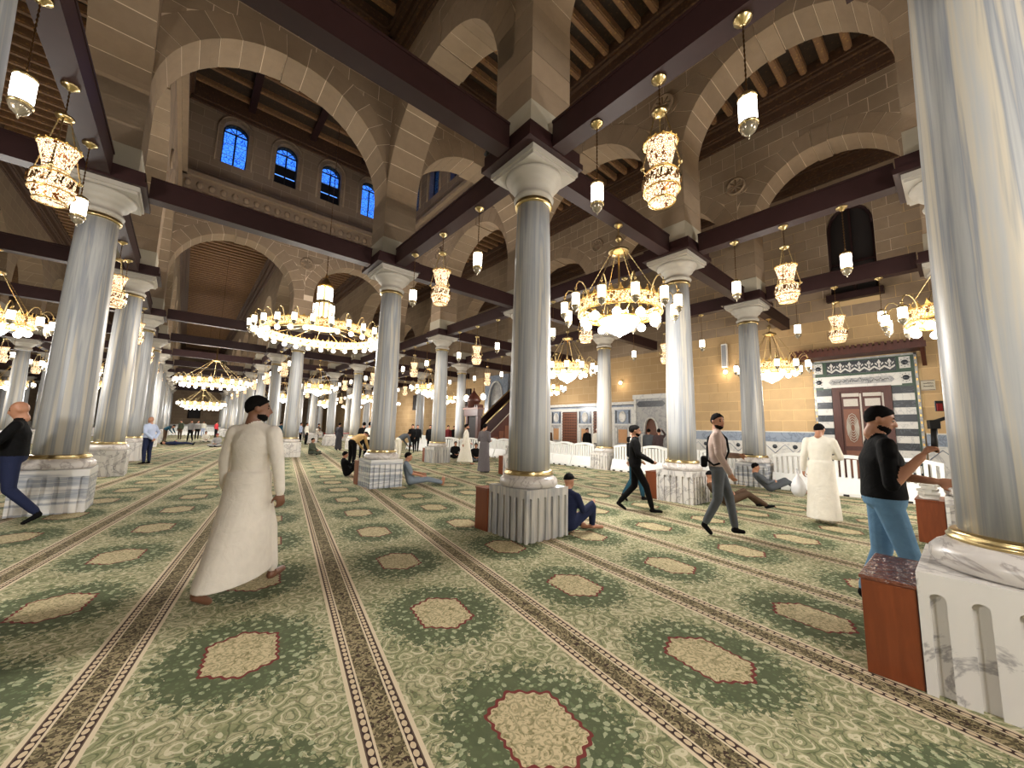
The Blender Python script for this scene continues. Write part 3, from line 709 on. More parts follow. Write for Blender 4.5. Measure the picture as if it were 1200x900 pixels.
# marble cladding with the small niche and wooden screens
cl = struct('wall_cladding', None, None, (XF, 13.4, 0)); cy0 = 13.4
def cp(name, y0, y1, z0, z1, mat, proud=.05, par=None): return obj(name, MB().box(-proud, .02, y0-cy0, y1-cy0, z0, z1, mat), par or cl)
cp('slab', 11.15, 17.75, 0, 2.84, 'marble_white', .05)
for z0, z1, m_, pr in ((2.84, 2.92, 'marble_white', .09), (2.92, 3.00, 'marble_blue', .08), (3.00, 3.05, 'marble_black', .09), (3.05, 3.20, 'marble_white', .12)): cp('cornice_course', 11.15, 17.75, z0, z1, m_, pr)
for y0, y1 in ((16.34, 17.2), (13.95, 14.98), (11.3, 12.52)):
    c = (y0+y1)/2; hw_ = min(.5, (y1-y0)/2-.03)
    q = cp('panel', c-hw_, c+hw_, 2.02, 2.78, 'marble_blue', .06); m_ = Matrix.Translation((-.065, c-cy0, 2.40)) @ Matrix.Rotation(-PI/2, 4, 'Y')
    obj('oval', MB().merge(MB().lathe([(.30, 0), (.30, .02), (.26, .03), (.25, .015), (0, .015)], 'marble_white', 20, sq=.72), m_), q)
    for s in (-1, 1): cp('dark_strip', c+s*(hw_-.09)-.05, c+s*(hw_-.09)+.05, 2.06, 2.74, 'marble_black', .064, q)
    q2 = cp('panel', c-hw_, c+hw_, .9, 1.94, 'marble_grey', .06)
    cp('inset', c-hw_*.55, c+hw_*.55, 1.0, 1.72, 'rattan', .066, q2)
    for s in (-1, 1): cp('colonnette', c+s*hw_*.78-.05, c+s*hw_*.78+.05, .95, 1.8, 'marble_white', .09, q2)
for y0, y1 in ((15.06, 16.24), (12.6, 13.86)):
    s_ = cp('screen', y0, y1, .05, 2.74, 'pit_dark', .055)
    for k in range(9):
        a = y0+(y1-y0)*(k+.5)/9; obj('lattice_bar', MB().box(-.08, -.055, a-.03-cy0, a+.03-cy0, .1, 2.7, 'screen_wood'), s_)
    for k in range(16): obj('lattice_bar', MB().box(-.085, -.06, y0-cy0, y1-cy0, .15+k*.165, .21+k*.165, 'screen_wood'), s_)
# small niche
nb = MB(); na = parch(10.22, .36, 1.6, 2.32)
ny0, ny1 = 9.04, 11.14
xa, xb = -.14, .02
for (a, b, z0, z1) in ((ny0, 9.86, 0, 3.3), (10.58, ny1, 0, 3.3), (9.86, 10.58, 2.32, 3.3)): nb.box(xa, xb, a-cy0, b-cy0, z0, z1, 'marble_grey')
L_ = [(u-cy0, z) for u, z in na]
nb.prism([(9.86-cy0, 2.32)]+[(9.86-cy0, 1.6)]+L_[1:9], xa, xb, 'marble_grey', 'x'); nb.prism([(10.58-cy0, 2.32)]+[(10.58-cy0, 1.6)]+[(2*(10.22-cy0)-u, z) for u, z in L_[1:9]], xa, xb, 'marble_grey', 'x')
ni = obj('niche_front', nb, cl); cp('niche_back', 9.86, 10.58, 0, 2.3, 'screen_wood', .0, ni)
ar = MB().tube([(-.15, u, z) for u, z in L_], .05, 'marble_white', 6); obj('niche_arch', ar, ni)
for a in (ny0+.06, ny1-.06): obj('niche_border', MB().box(-.18, -.12, a-.06-cy0, a+.06-cy0, 0, 3.3, 'marble_white'), ni)
cp('niche_cornice', ny0-.05, ny1+.05, 3.3, 3.52, 'marble_white', .22)
obj('inscription_field', MB().prism([(u-cy0, z) for u, z in ((9.42, 3.03), (9.56, 2.88), (10.86, 2.88), (11.0, 3.03), (10.86, 3.18), (9.56, 3.18))], -.16, -.13, 'marble_black', 'x'), ni)
# great niche behind the pulpit
gn = struct('wall_niche', None, None, (XF, 22.9, 0)); gy = 22.9
ga = parch(0, .85, 3.6, 5.2)
g = MB()
for (a, b, z0, z1) in ((-1.4, -.85, 0, 5.7), (.85, 1.4, 0, 5.7), (-.85, .85, 5.2, 5.7)): g.box(-.2, .02, a, b, z0, z1, 'marble_blue')
g.prism([(-.85, 5.2), (-.85, 3.6)]+ga[1:9], -.2, .02, 'marble_blue', 'x'); g.prism([(.85, 5.2), (.85, 3.6)]+[(-u, z) for u, z in ga[1:9]], -.2, .02, 'marble_blue', 'x')
obj('niche_front', g, gn); obj('niche_back', MB().box(-.03, .02, -.85, .85, 0, 5.2, 'marble_grey'), gn)
obj('niche_arch', MB().tube([(-.22, -.85, 0), (-.22, -.85, 3.6)]+[(-.22, u, z) for u, z in ga]+[(-.22, .85, 0)], .07, 'marble_white', 6), gn)
for y0, y1, z0, z1, nm in ((26.5, 27.3, 3.4, 4.9, 'window_31'), (36.0, 37.0, 3.4, 4.9, 'window_32')):
    w_ = struct(nm, MB().box(-.05, .02, y0, y1, z0, z1, 'pit_dark'), None, (XW-.02, 0, 0)); obj('frame', MB().tube([(-.06, y0, z0), (-.06, y1, z0), (-.06, y1, z1), (-.06, y0, z1)], .05, 'wood_dark', 4, True), w_)
# far end wall: barred window and dado
we = struct('window_33', MB().box(.48, 1.78, -.06, .02, 2.2, 4.4, 'pit_dark'), None, (0, YEND-.03, 0)); obj('frame', MB().tube([(.48, -.07, 2.2), (1.78, -.07, 2.2), (1.78, -.07, 4.4), (.48, -.07, 4.4)], .08, 'wood_dark', 4, True), we)
for k, xx in enumerate((-9.5, -4.5, 8.0)):
    d_ = struct('door_%d' % (k+2), MB().box(-.9, .9, -.1, .02, 0, 3.6, 'wood_door'), None, (xx, YEND-.02, 0))
    for s in (-1, 1): obj('door_leaf', MB().box(s*.45-.4, s*.45+.4, -.14, -.1, .1, 3.4, 'screen_wood'), d_)
struct('baseboard_end', MB().box(XLEFT, XW, YEND-.05, YEND, 0, 1.3, 'marble_white'))
# wall speaker with a light below, sconce
sp_ = thing('column_speaker', 'tall white column loudspeaker bracketed high on the golden wall', 'speaker', (XW-.06, 6.62, 4.5))
obj('cabinet', MB().box(-.16, -.02, -.11, .11, 0, 1.05, 'plastic_white'), sp_); obj('grille', MB().box(-.165, -.16, -.09, .09, .05, 1.0, 'steel_grey'), sp_); obj('bracket', MB().box(-.03, .06, -.03, .03, .4, .6, 'iron_black'), sp_)
def wall_light(y, z, lab):
    o = thing('wall_lamp', lab, 'lamp', (XW-.03, y, z)); obj('arm', MB().tube([(0, 0, .05), (-.1, 0, .1), (-.16, 0, .02)], .015, 'brass', 6), o)
    obj('globe', MB().ball((-.16, 0, -.06), .085, 'bulb_white'), o); obj('back_plate', MB().cbox((0, 0, .04), (.03, .1, .16), 'brass'), o)
    l = bpy.data.lights.new('wall_lamp_light', 'POINT'); l.energy = 12; l.color = (1, .78, .5); l.shadow_soft_size = .09; lo = link('wall_lamp_light', l, o, (-.34, 0, -.1))
wall_light(11.95, 4.3, 'small brass wall lamp on the golden wall above the marble panels'); wall_light(6.6, 4.36, 'small wall lamp right under the white column speaker')

# ------------------------------------------------------------------ pendant lamps and chandeliers (local z = 0 at the beam underside)
ZB = 5.79
def chain(p, q, r, mat, n=None):
    """links drawn as a beaded line"""
    b = MB(); L = math.dist(p, q); n = n or max(3, int(L/.055)); P, Q = Vector(p), Vector(q)
    pts = []; rs = []
    for i in range(2*n+1): pts.append(P.lerp(Q, i/(2*n))); rs.append(r if i % 2 else r*.35)
    return b.tube(pts, rs, mat, 5)
def rose(): return MB().lathe([(.0, -.075), (.03, -.07), (.045, -.04), (.085, -.025), (.09, 0)], 'brass', 12)
def lantern_body(z, s=1.0, n=12):
    """small glass lantern hanging with its ring at z"""
    g = MB().lathe([(.072*s, z-.36*s), (.082*s, z-.30*s), (.082*s, z-.08*s), (.075*s, z-.06*s)], 'bulb_white', n)
    c = MB().lathe([(.088*s, z-.085*s), (.09*s, z-.06*s), (.07*s, z-.035*s), (.03*s, z-.02*s), (.012*s, z)], 'brass', n)
    t_ = MB().lathe([(0, z-.52*s), (.012*s, z-.50*s), (.010*s, z-.475*s), (.03*s, z-.465*s), (.062*s, z-.435*s), (.078*s, z-.40*s), (.084*s, z-.36*s)], 'smoke_glass', n); t_.lathe([(.09*s, z-.37*s), (.092*s, z-.345*s), (.08*s, z-.335*s)], 'brass', n)
    return g, c, t_
def lantern_parts():
    g, c, t_ = lantern_body(-.85, 1.0)
    return {'rose': rose(), 'chain': chain((0, 0, -.07), (0, 0, -.85), .012, 'brass_dark'), 'glass': g, 'cap': c, 'tail': t_}
def pot_parts():
    P = {'rose': rose(), 'chain': chain((0, 0, -.07), (0, 0, -.42), .012, 'brass_dark'),
         'hub': MB().lathe([(.03, -.50), (.085, -.47), (.09, -.44), (.03, -.42)], 'brass', 14)}
    P['bowl'] = MB().lathe([(.135, -1.60), (.15, -1.58), (.195, -1.45), (.205, -1.36), (.19, -1.28), (.14, -1.215), (.112, -1.19), (.125, -1.11), (.158, -.98), (.186, -.87)], 'pot_glow', 24)
    for q, (zz, r) in enumerate(((-1.60, .145), (-1.47, .20), (-1.26, .187), (-1.195, .12), (-.87, .19))):
        P['rim_band.%d' % q] = MB().tube([(r*math.cos(a*PI/10), r*math.sin(a*PI/10), zz) for a in range(20)], .010, 'gold', 5, True)
    for a in range(14): P['rim_bead.%03d' % a] = MB().ball((.19*math.cos(a*PI/7), .19*math.sin(a*PI/7), -.855), .016, 'gold', 5, 3)
    lt = MB()
    for a in range(12):
        t0 = a*PI/6; f = lambda da, zz: (.209*math.cos(t0+da), .209*math.sin(t0+da), zz)
        lt.tube([f(0, -1.42), f(.1, -1.33), f(.22, -1.40), f(.3, -1.31)], .012, 'brass_dark', 4)
    P['script_band'] = lt
    ch = MB()
    for a in range(3):
        t0 = a*2*PI/3+.3; e = (.235*math.cos(t0), .235*math.sin(t0), -1.22)
        ch.merge(chain((.06*math.cos(t0), .06*math.sin(t0), -.47), e, .012, 'brass')); ch.ball(e, .028, 'brass', 6, 4); ch.tube([e, (.19*math.cos(t0), .19*math.sin(t0), -1.30)], .01, 'brass', 4)
    P['suspension_chain'] = ch
    return P
def crown_parts(nl=12, ng=10):
    P = {'rose': rose(), 'chain': chain((0, 0, -.07), (0, 0, -.52), .02, 'brass')}
    P['stem_ball'] = MB().ball((0, 0, -.30), .07, 'brass', 10, 6)
    P['hub'] = MB().lathe([(.05, -.66), (.20, -.62), (.21, -.57), (.16, -.55), (.03, -.48)], 'brass', 18)
    for k in range(6):
        t0 = k*PI/3+.2; P['chain.%03d' % (k+1)] = chain((.17*math.cos(t0), .17*math.sin(t0), -.6), (.79*math.cos(t0), .79*math.sin(t0), -1.66), .013, 'brass', 16)
    b = MB().lathe([(.80, -1.93), (.815, -1.92), (.815, -1.68), (.80, -1.67)], 'crown_gold', 36); b.f = [f for f in b.f if len(f) == 4]; b.m = b.m[:len(b.f)]; b.sm = b.sm[:len(b.f)]
    b.lathe([(.785, -1.68), (.785, -1.92)], 'crown_gold', 36); b.f = [f for f in b.f if len(f) == 4]; b.m = b.m[:len(b.f)]; b.sm = b.sm[:len(b.f)]
    P['crown_band'] = b
    cr = MB()
    for k in range(30):
        t0 = k*PI/15; c_, s_ = math.cos(t0), math.sin(t0)
        tri = [(.80*math.cos(t0-.075), .80*math.sin(t0-.075), -1.67), (.80*math.cos(t0+.075), .80*math.sin(t0+.075), -1.67), (.81*c_, .81*s_, -1.57)]
        cr.add(tri, [(0, 1, 2)], 'gold'); cr.ball((.81*c_, .81*s_, -1.56), .014, 'gold', 5, 3)
        if k % 2: cr.ball((.82*c_, .82*s_, -1.80), (.03, .03, .04), 'brass_dark', 6, 4)
    for zz in (-1.68, -1.925): cr.tube([(.815*math.cos(k*PI/18), .815*math.sin(k*PI/18), zz) for k in range(36)], .014, 'gold', 5, True)
    P['crown_trim'] = cr
    for k in range(nl):
        t0 = 2*PI*k/nl; c_, s_ = math.cos(t0), math.sin(t0); r = 1.10
        arm = MB().tube([((.80+.30*(1-math.cos(q*PI/6))/2)*c_, (.80+.30*(1-math.cos(q*PI/6))/2)*s_, -1.80+.38*math.sin(q*PI/7)) for q in range(7)], .012, 'brass', 5)
        arm.ball((r*c_, r*s_, -1.58), .03, 'brass', 6, 4)
        g, c, t_ = lantern_body(-1.62, .86, 10); mv = Matrix.Translation((r*c_, r*s_, 0))
        P['arm.%03d' % k] = arm; ln = MB()
        P['lantern.%03d' % k] = MB().merge(c, mv); P['lantern.%03d/glass' % k] = MB().merge(g, mv); P['lantern.%03d/tail' % k] = MB().merge(t_, mv)
    for k in range(ng):
        t0 = 2*PI*(k+.5)/ng; P['globe.%03d' % k] = MB().ball((.70*math.cos(t0), .70*math.sin(t0), -2.06), .085, 'bulb_white', 10, 6).lathe([(.03, -1.98), (.03, -1.93)], 'brass', 6, (.70*math.cos(t0), .70*math.sin(t0)))
    P['bowl'] = MB().lathe([(0, -2.39), (.02, -2.37), (.06, -2.34), (.2, -2.27), (.32, -2.17), (.39, -2.06), (.40, -2.02)], 'bulb_bowl', 24)
    P['bowl_rim'] = MB().tube([(.405*math.cos(k*PI/12), .405*math.sin(k*PI/12), -2.02) for k in range(24)], .02, 'gold', 6, True).tube([(0, 0, -.6), (0, 0, -2.02)], .02, 'brass', 6)
    for k in range(6):
        t0 = k*PI/3; P['bowl_rim'].tube([(.40*math.cos(t0), .40*math.sin(t0), -2.02), (.79*math.cos(t0), .79*math.sin(t0), -1.90)], .012, 'gold', 5)
    return P
def ring_parts(R=2.0, nl=26):
    """great ring: z = 0 at the top of its chain; ring hangs at zr below"""
    zr = 0.0; P = {}
    b = MB().lathe([(R, -.14), (R+.015, -.13), (R+.015, .13), (R, .14)], 'crown_gold', 60); b.lathe([(R-.04, .14), (R-.04, -.14)], 'crown_gold', 60); b.f = [f for f in b.f if len(f) == 4]; b.m = b.m[:len(b.f)]; b.sm = b.sm[:len(b.f)]
    P['ring_band'] = b; cr = MB()
    for k in range(72):
        t0 = k*PI/36; cr.add([(R*math.cos(t0-.03), R*math.sin(t0-.03), .14), (R*math.cos(t0+.03), R*math.sin(t0+.03), .14), (R*math.cos(t0), R*math.sin(t0), .23)], [(0, 1, 2)], 'gold')
        if k % 2 == 0: cr.ball(((R+.02)*math.cos(t0), (R+.02)*math.sin(t0), 0), (.03, .03, .04), 'brass_dark', 6, 4); cr.ball(((R-.05)*math.cos(t0), (R-.05)*math.sin(t0), 0), (.03, .03, .04), 'brass_dark', 6, 4)
    for zz in (-.14, .14): cr.tube([((R+.01)*math.cos(k*PI/30), (R+.01)*math.sin(k*PI/30), zz) for k in range(60)], .016, 'gold', 5, True)
    P['ring_trim'] = cr
    for k in range(nl):
        t0 = 2*PI*k/nl; c_, s_ = math.cos(t0), math.sin(t0)
        arm = MB().tube([((R+.30*(1-math.cos(q*PI/6))/2)*c_, (R+.30*(1-math.cos(q*PI/6))/2)*s_, .05+.36*math.sin(q*PI/7)) for q in range(7)], .013, 'brass', 5).ball(((R+.30)*c_, (R+.30)*s_, .25), .03, 'brass', 6, 4)
        g, c, t_ = lantern_body(.22, .9, 10); mv = Matrix.Translation(((R+.30)*c_, (R+.30)*s_, 0))
        P['arm.%03d' % k] = arm; P['lantern.%03d' % k] = MB().merge(c, mv); P['lantern.%03d/glass' % k] = MB().merge(g, mv); P['lantern.%03d/tail' % k] = MB().merge(t_, mv)
        t1 = t0+PI/nl; P['globe.%03d' % k] = MB().ball((R*math.cos(t1), R*math.sin(t1), -.24), .085, 'bulb_white', 10, 6)
        if k % 2 == 0: P['spoke.%03d' % k] = MB().tube([(.55*c_, .55*s_, .30), (R*c_, R*s_, .05)], .012, 'brass', 5)
    P['dish'] = MB().lathe([(.10, .18), (.5, .22), (.62, .32), (.60, .42), (.45, .5), (.36, .56)], 'crown_gold', 28)
    P['drum'] = MB().lathe([(.30, .55), (.32, .58), (.32, 1.16), (.34, 1.2), (.34, 1.28), (.22, 1.32), (.22, 1.34)], 'brass', 24)
    for k in range(12):
        t0 = k*PI/6; P['tube_light.%03d' % k] = MB().tube([(.34*math.cos(t0), .34*math.sin(t0), .60), (.34*math.cos(t0), .34*math.sin(t0), 1.14)], .042, 'bulb_white', 8)
    for k in range(8):
        t0 = k*PI/4; P['tube_light.%03d' % (k+12)] = MB().tube([(.23*math.cos(t0), .23*math.sin(t0), 1.34), (.23*math.cos(t0), .23*math.sin(t0), 1.84)], .045, 'bulb_white', 8)
    P['dome'] = MB().lathe([(.16, 1.3), (.16, 1.84), (.28, 1.86), (.27, 1.94), (.2, 2.05), (.1, 2.14), (.04, 2.28), (.05, 2.34), (0, 2.4)], 'gold', 20)
    return P
def pname(k): return k.split('/')[-1].split('.')[0]
def assemble(parts, t):
    made = {}
    for k, v in parts.items(): made[k] = obj(pname(k), v, made[k.split('/')[0]] if '/' in k else t)
def mk(parts): return {k: v.mesh(pname(k)) for k, v in parts.items()}
def merged(parts, name):
    b = MB()
    for v in parts.values(): b.merge(v)
    return b.mesh(name)
LP, PP_, CRP = lantern_parts(), pot_parts(), crown_parts()
LM, PM, CM = mk(LP), mk(PP_), mk(CRP)
LFAR, PFAR, CFAR = merged(LP, 'lantern'), merged(PP_, 'lamp'), merged(crown_parts(10, 8), 'chandelier')
def light(o, energy, loc, size, name='lamp_light'):
    l = bpy.data.lights.new(name, 'POINT'); l.energy = energy; l.color = LIGHT_COL; l.shadow_soft_size = size
    return link(name, l, o, loc)
def hang(kind, x, y, lab, grp, near, energy=0):
    nm, cat, far, parts = {'l': ('pendant_lantern', 'lantern', LFAR, LM), 'p': ('mosque_lamp', 'lamp', PFAR, PM), 'c': ('crown_chandelier', 'chandelier', CFAR, CM)}[kind]
    if near:
        t = thing(nm, lab, cat, (x, y, ZB), random.uniform(0, 1), grp)
        assemble(parts, t)
    else: t = tag(obj(nm, far, None, (x, y, ZB), random.uniform(0, 1)), lab, cat, grp)
    return t
NEARLAB = {(3, 0, 0): 'glowing glass cylinder lantern on a short chain over the near right aisle', }
for i in (1, 2, 3, 4, 5):
    for j in range(len(YR)-1):
        if i == 3 and j in (2, 3): continue
        y0, y1 = YR[j], YR[j+1]
        if not ((i, j) in COLS or (i, j+1) in COLS) or YR[j] > 50: continue
        if i == 1 and j < 3: continue
        d = math.hypot(XR[i], (y0+y1)/2); near = d < 17
        ym = (y0+y1)/2; q = .92 if j == 0 else 1.36
        if (i, j) == (2, 0): continue
        row = {1: 'the outer left arcade', 2: 'the left arcade beside the nave', 3: 'the arcade right of the nave', 4: 'the middle arcade', 5: 'the arcade next to the golden wall'}[i]
        for k, yy in enumerate((ym-q, ym, ym+q)):
            if k == 1: hang('p', XR[i], yy, 'pierced gold mosque lamp hanging from '+row, 'pierced mosque lamps', near)
            else: hang('l', XR[i], yy, 'glowing glass cylinder lantern hanging from '+row, 'small pendant lanterns', near)
CHX = [(XR[k]+XR[k+1])/2 for k in range(5)]+[(XR[5]+XW)/2]
CHX[1] = -4.0
clab = {(3, 1): 'gold crown chandelier with white bowl hanging beside the near column', (4, 2): 'gold crown chandelier with glowing bowl in front of the marble panelled wall',
        (5, 1): 'crown chandelier in front of the golden wall left of the striped portal', (4, 0): 'crown chandelier half hidden by the massive near column', (5, 3): 'crown chandelier seen low against the golden wall by the pulpit',
        (1, 3): 'crown chandelier in the left aisle beside the left marble column'}
for i in range(6):
    for j in range(len(YR)):
        if (i+j) % 2 or j > 9: continue
        if (i, j) in ((2, 2), (3, 3), (2, 0), (1, 1), (0, 0), (0, 2), (0, 4), (2, 3), (2, 4), (2, 6), (2, 8)): continue
        if i < 2 and j < 3: continue
        x, y = CHX[i], YR[j]; near = (i, j) in clab
        t = hang('c', x, y, clab.get((i, j), 'round crown chandelier with glowing globes over a far aisle'), 'crown chandeliers', near)
        light(t, CHAND_W*(.45 if i == 5 else .85 if i == 4 else 1.0), (0, 0, -2.75), .4)
# the great ring under the lantern, two smaller rings further down the nave
def ring(x, y, z, ztop, R, nl, lab, near, E):
    p = ring_parts(R, nl)
    if not near:
        for k in [k for k in p if k.startswith('tube') or k in ('drum', 'dome', 'dish')]: del p[k]
        p['hub'] = MB().lathe([(.05, 1.3), (.22, 1.34), (.22, 1.4), (.03, 1.5), (.03, 2.36)], 'brass', 14)
        for k in range(8): p['stay.%d' % k] = chain((.2*math.cos(k*PI/4), .2*math.sin(k*PI/4), 1.35), (R*math.cos(k*PI/4), R*math.sin(k*PI/4), .14), .012, 'brass', 8)
    t = thing('ring_chandelier', lab, 'chandelier', (x, y, z))
    if near:
        assemble(p, t)
    else: 
        b = MB()
        for v in p.values(): b.merge(v)
        obj('ring_with_lamps', b, t)
    obj('chain', chain((0, 0, 2.35), (0, 0, ztop-z), .022, 'brass_dark', int((ztop-z)/.16)), t)
    for k in range(4): light(t, E/4, (R*.55*math.cos(k*PI/2+.4), R*.55*math.sin(k*PI/2+.4), -.55), .3)
ring(3.72, 15.66, 4.98, ZL-.4, 2.0, 26, 'great gold ring chandelier with a tower of glowing tubes under the lantern', True, RING_W)
ring(1.24, 29.8, 4.0, Z_CEIL, 1.55, 22, 'wide ring chandelier hanging low over the far nave behind the white-robed man', False, 450)
ring(1.24, 46.8, 3.3, Z_CEIL, 1.5, 20, 'small far ring chandelier near the end of the nave', False, 400)
ring(1.6, 58.1, 3.4, Z_CEIL, 1.5, 20, 'farthest ring chandelier before the end wall', False, 400)
# unseen aisles behind the camera carry the same chandeliers
for x, y in ((CHX[2], -3.2), (CHX[3], -5.6), (CHX[4], -5.6), (CHX[1], 4.32)):
    t = hang('c', x, y, 'crown chandelier hanging in the aisle behind the viewer', 'crown chandeliers', False); light(t, CHAND_W*1.5, (0, 0, -2.75), .4)

# ------------------------------------------------------------------ pulpit (minbar)
mx0, my, mz = 13.95, 19.6, 0
mi = thing('pulpit', 'carved dark wooden pulpit with domed gate and steep stair rail by the golden wall', 'pulpit', (13.6, my, 0))
st = MB()
st.prism([(.5, 0), (4.4, 0), (4.4, 3.6), (3.6, 3.6), (.5, .9)], -.55, .55, 'wood_door', 'y'); obj('stair_body', st, mi)
for s in (-1, 1):
    r_ = obj('stair_rail', MB().prism([(.45, .95), (.45, 1.75), (3.6, 4.45), (3.6, 3.65)], s*.57-.04, s*.57+.04, 'wood_dark', 'y'), mi)
    obj('rail_cap', MB().tube([(.45, s*.57, 1.80), (3.6, s*.57, 4.50)], .05, 'brass', 6), r_); obj('rail_cap', MB().tube([(.6, s*.62, 1.10), (3.6, s*.62, 3.66)], .03, 'stone_light', 6), r_)
for k in range(8): obj('carved_panel', MB().box(.7+k*.46, 1.08+k*.46, -.58, -.55, .15, .75+k*.36, 'screen_wood'), mi)
for s in (-1, 1): obj('gate_post', MB().box(-.12, .12, s*.55-.1, s*.55+.1, 0, 2.75, 'wood_door'), mi)
obj('gate_lintel', MB().box(-.2, .2, -.72, .72, 2.35, 2.75, 'wood_door').box(-.26, .26, -.8, .8, 2.75, 2.85, 'screen_wood'), mi)
for k in range(7): obj('crenel', MB().prism([(-.72+k*.21, 2.85), (-.58+k*.21, 2.85), (-.65+k*.21, 3.05)], -.22, .22, 'wood_door', 'x'), mi)
obj('gate_leaf', MB().box(-.04, .04, -.45, .45, .05, 2.35, 'pit_dark'), mi)
obj('gate_dome', MB().lathe([(.36, 2.85), (.36, 3.2), (.44, 3.24), (.40, 3.4), (.28, 3.6), (.12, 3.8), (.03, 3.95), (.05, 4.02), (0, 4.12)], 'wood_door', 16), mi)
for y_ in (-.9, .9): 
    w_ = tag(obj('pendant_globe', MB().ball((0, 0, 0), (.16, .16, .2), 'bulb_white', 10, 6).lathe([(.08, .19), (.1, .22), (.02, .3)], 'brass', 8).tube([(0, 0, .3), (0, 0, 2.27)], .012, 'brass_dark', 4), None, (13.65, my+y_, 3.5)), 'large white glass globe lamp hanging beside the pulpit gate', 'lamp', 'globe lamps at the pulpit')

# ------------------------------------------------------------------ white plastic barriers
def barrier_mesh():
    b = MB(); L = 1.12; n = 9; T = .06
    b.prism([(-.30, 0), (.30, 0), (.30, .08), (.16, .46), (-.16, .46), (-.30, .08)], -L/2, L/2, 'plastic_white', 'y')
    body = b
    top = MB(); 
    def zt(u): return .98+.09*math.cos(PI*u/L)
    for k in range(n):
        u = -L/2+.06+k*(L-.12)/(n-1); top.box(-T, T, u-.035, u+.035, .44, zt(u)-.05, 'plastic_white')
    pts = [(-L/2+L*i/10) for i in range(11)]
    rail = MB()
    for a, e in zip(pts, pts[1:]): rail.prism([(a, zt(a)-.09), (e, zt(e)-.09), (e, zt(e)), (a, zt(a))], -T-.01, T+.01, 'plastic_white', 'x')
    ft = MB()
    for u in (-.3, .05, .4): ft.box(-.31, .31, u-.06, u+.06, 0, .05, 'iron_black')
    return {'base': body.mesh('base'), 'slats': top.mesh('slats'), 'top_rail': rail.mesh('top_rail'), 'foot_slots': ft.mesh('foot_slots')}, None
BM, _ = barrier_mesh()
SLAT = MB().box(-.06, .06, -.035, .035, .44, .95, 'plastic_white').mesh('slat')
BARS = []
def barrier(x, y, rz, lab):
    BARS.append((x, y))
    t = thing('plastic_barrier', lab, 'barrier', (x, y, 0), rz, 'white plastic barriers')
    for k in ('base', 'top_rail', 'foot_slots'): obj(k, BM[k], t)
    for k in range(9): obj('slat', SLAT, t, (0, -.52+k*.13, 0))
gaps = [(YR[j], YR[j+1]) for j in range(0, 4)]
for j, (a, b) in enumerate(gaps):
    n = round((b-a-1.0)/1.18); 
    for k in range(n):
        y = a+.5+(b-a-1.0)*(k+.5)/n
        if y > 18.2: continue
        lab = ['white slotted plastic barrier in front of the striped door portal', 'white slotted plastic barrier in front of the dado between two columns', 'white slotted plastic barrier in front of the marble panels and screens', 'white slotted plastic barrier in front of the pulpit'][j]
        barrier(XR[5]+random.uniform(-.03, .03), y, random.uniform(-.015, .015), lab)
for k in range(4): barrier(12.6+k*.1, 22.4+k*1.2, .1, 'white slotted plastic barrier far beyond the pulpit gate')
for k in range(10): barrier(-4.4+k*1.2, 62.5, PI/2, 'white plastic barrier in the row across the far end of the nave')
for k in range(2): barrier(11.5+.84*k, 18.9-.9*k, .75, 'white slotted plastic barrier set at an angle behind the walking man in white')

# ------------------------------------------------------------------ wooden boxes on the far side of the plinths
def wbox(x, y, w, d, h, lab, wrap=False):
    t = thing('wooden_box', lab, 'box', (x, y, 0), 0, 'brown wooden boxes by the plinths')
    bevel(obj('body', MB().box(-w/2, w/2, 0, d, 0, h-.015, 'wood_box'), t), .006); bevel(obj('lid', MB().box(-w/2-.008, w/2+.008, -.004, d+.008, h-.015, h+.008, 'wood_wrap' if wrap else 'wood_box'), t), .004)
    return t
tw = NT('wood_wrap'); vv = tw.obj((1, 1, 1)); tw.set(tw.mix(tw.noise(vv, 12, 4, 2), srgb(86, 40, 26), srgb(130, 84, 66)), .12); tw.bump(tw.noise(vv, 14, 3, 3), .6, .02)
b0 = wbox(3.93, .265, .74, .26, .60, 'low brown wooden box with glossy plastic-wrapped lid by the massive column', True)
for x, y, lab in ((XR[3]-.02, YR[1]+.425, 'brown wooden box against the plinth of the near striped column'), (XR[3], YR[2]+.425, 'brown wooden box with a person crouching behind it'),
                  (XR[4], YR[1]+.425, 'brown wooden box by the plinth behind the man in black suit'), (XR[4], YR[0]+.425, 'brown wooden box behind the man in black tee shirt and jeans'),
                  (XR[4], YR[2]+.425, 'brown wooden box showing beside the near column shaft'), (XR[4], YR[3]+.425, 'brown wooden box at the plinth near the walking man in white')):
    wbox(x, y, .74, .30, .62, lab)
random.seed(5)
for k in range(7):
    tag(obj('book', MB().box(-.12, .12, -.085, .085, 0, .035, 'book_cover').box(-.115, .118, -.08, .08, .004, .031, 'plastic_white'), None, (XR[4]-.18+random.uniform(-.02, .02), YR[0]+.58+random.uniform(-.015, .015), .632+k*.036), random.uniform(-.4, .4)), 'pale book in the pile on the plinth beside the man in black tee', 'book', 'books piled on a plinth')
# red belt posts
for k, (px, py) in enumerate(((378, 521), (398, 521), (418, 519), (436, 517))):
    x, y = ground(px, py); t = thing('barrier_post', 'slim dark post carrying a red belt in the far aisle', 'barrier post', (x, y, 0), 0, 'red belt barrier posts')
    obj('post', MB().lathe([(.16, 0), (.16, .03), (.03, .05), (.03, .95), (.04, .97), (0, 1.0)], 'iron_black', 10), t)
    if k < 3:
        x2, y2 = ground(((398, 521), (418, 519), (436, 517))[k][0], ((398, 521), (418, 519), (436, 517))[k][1]); obj('belt', MB().tube([(0, 0, .92), (x2-x, y2-y, .92)], .045, 'red_felt', 4), t)
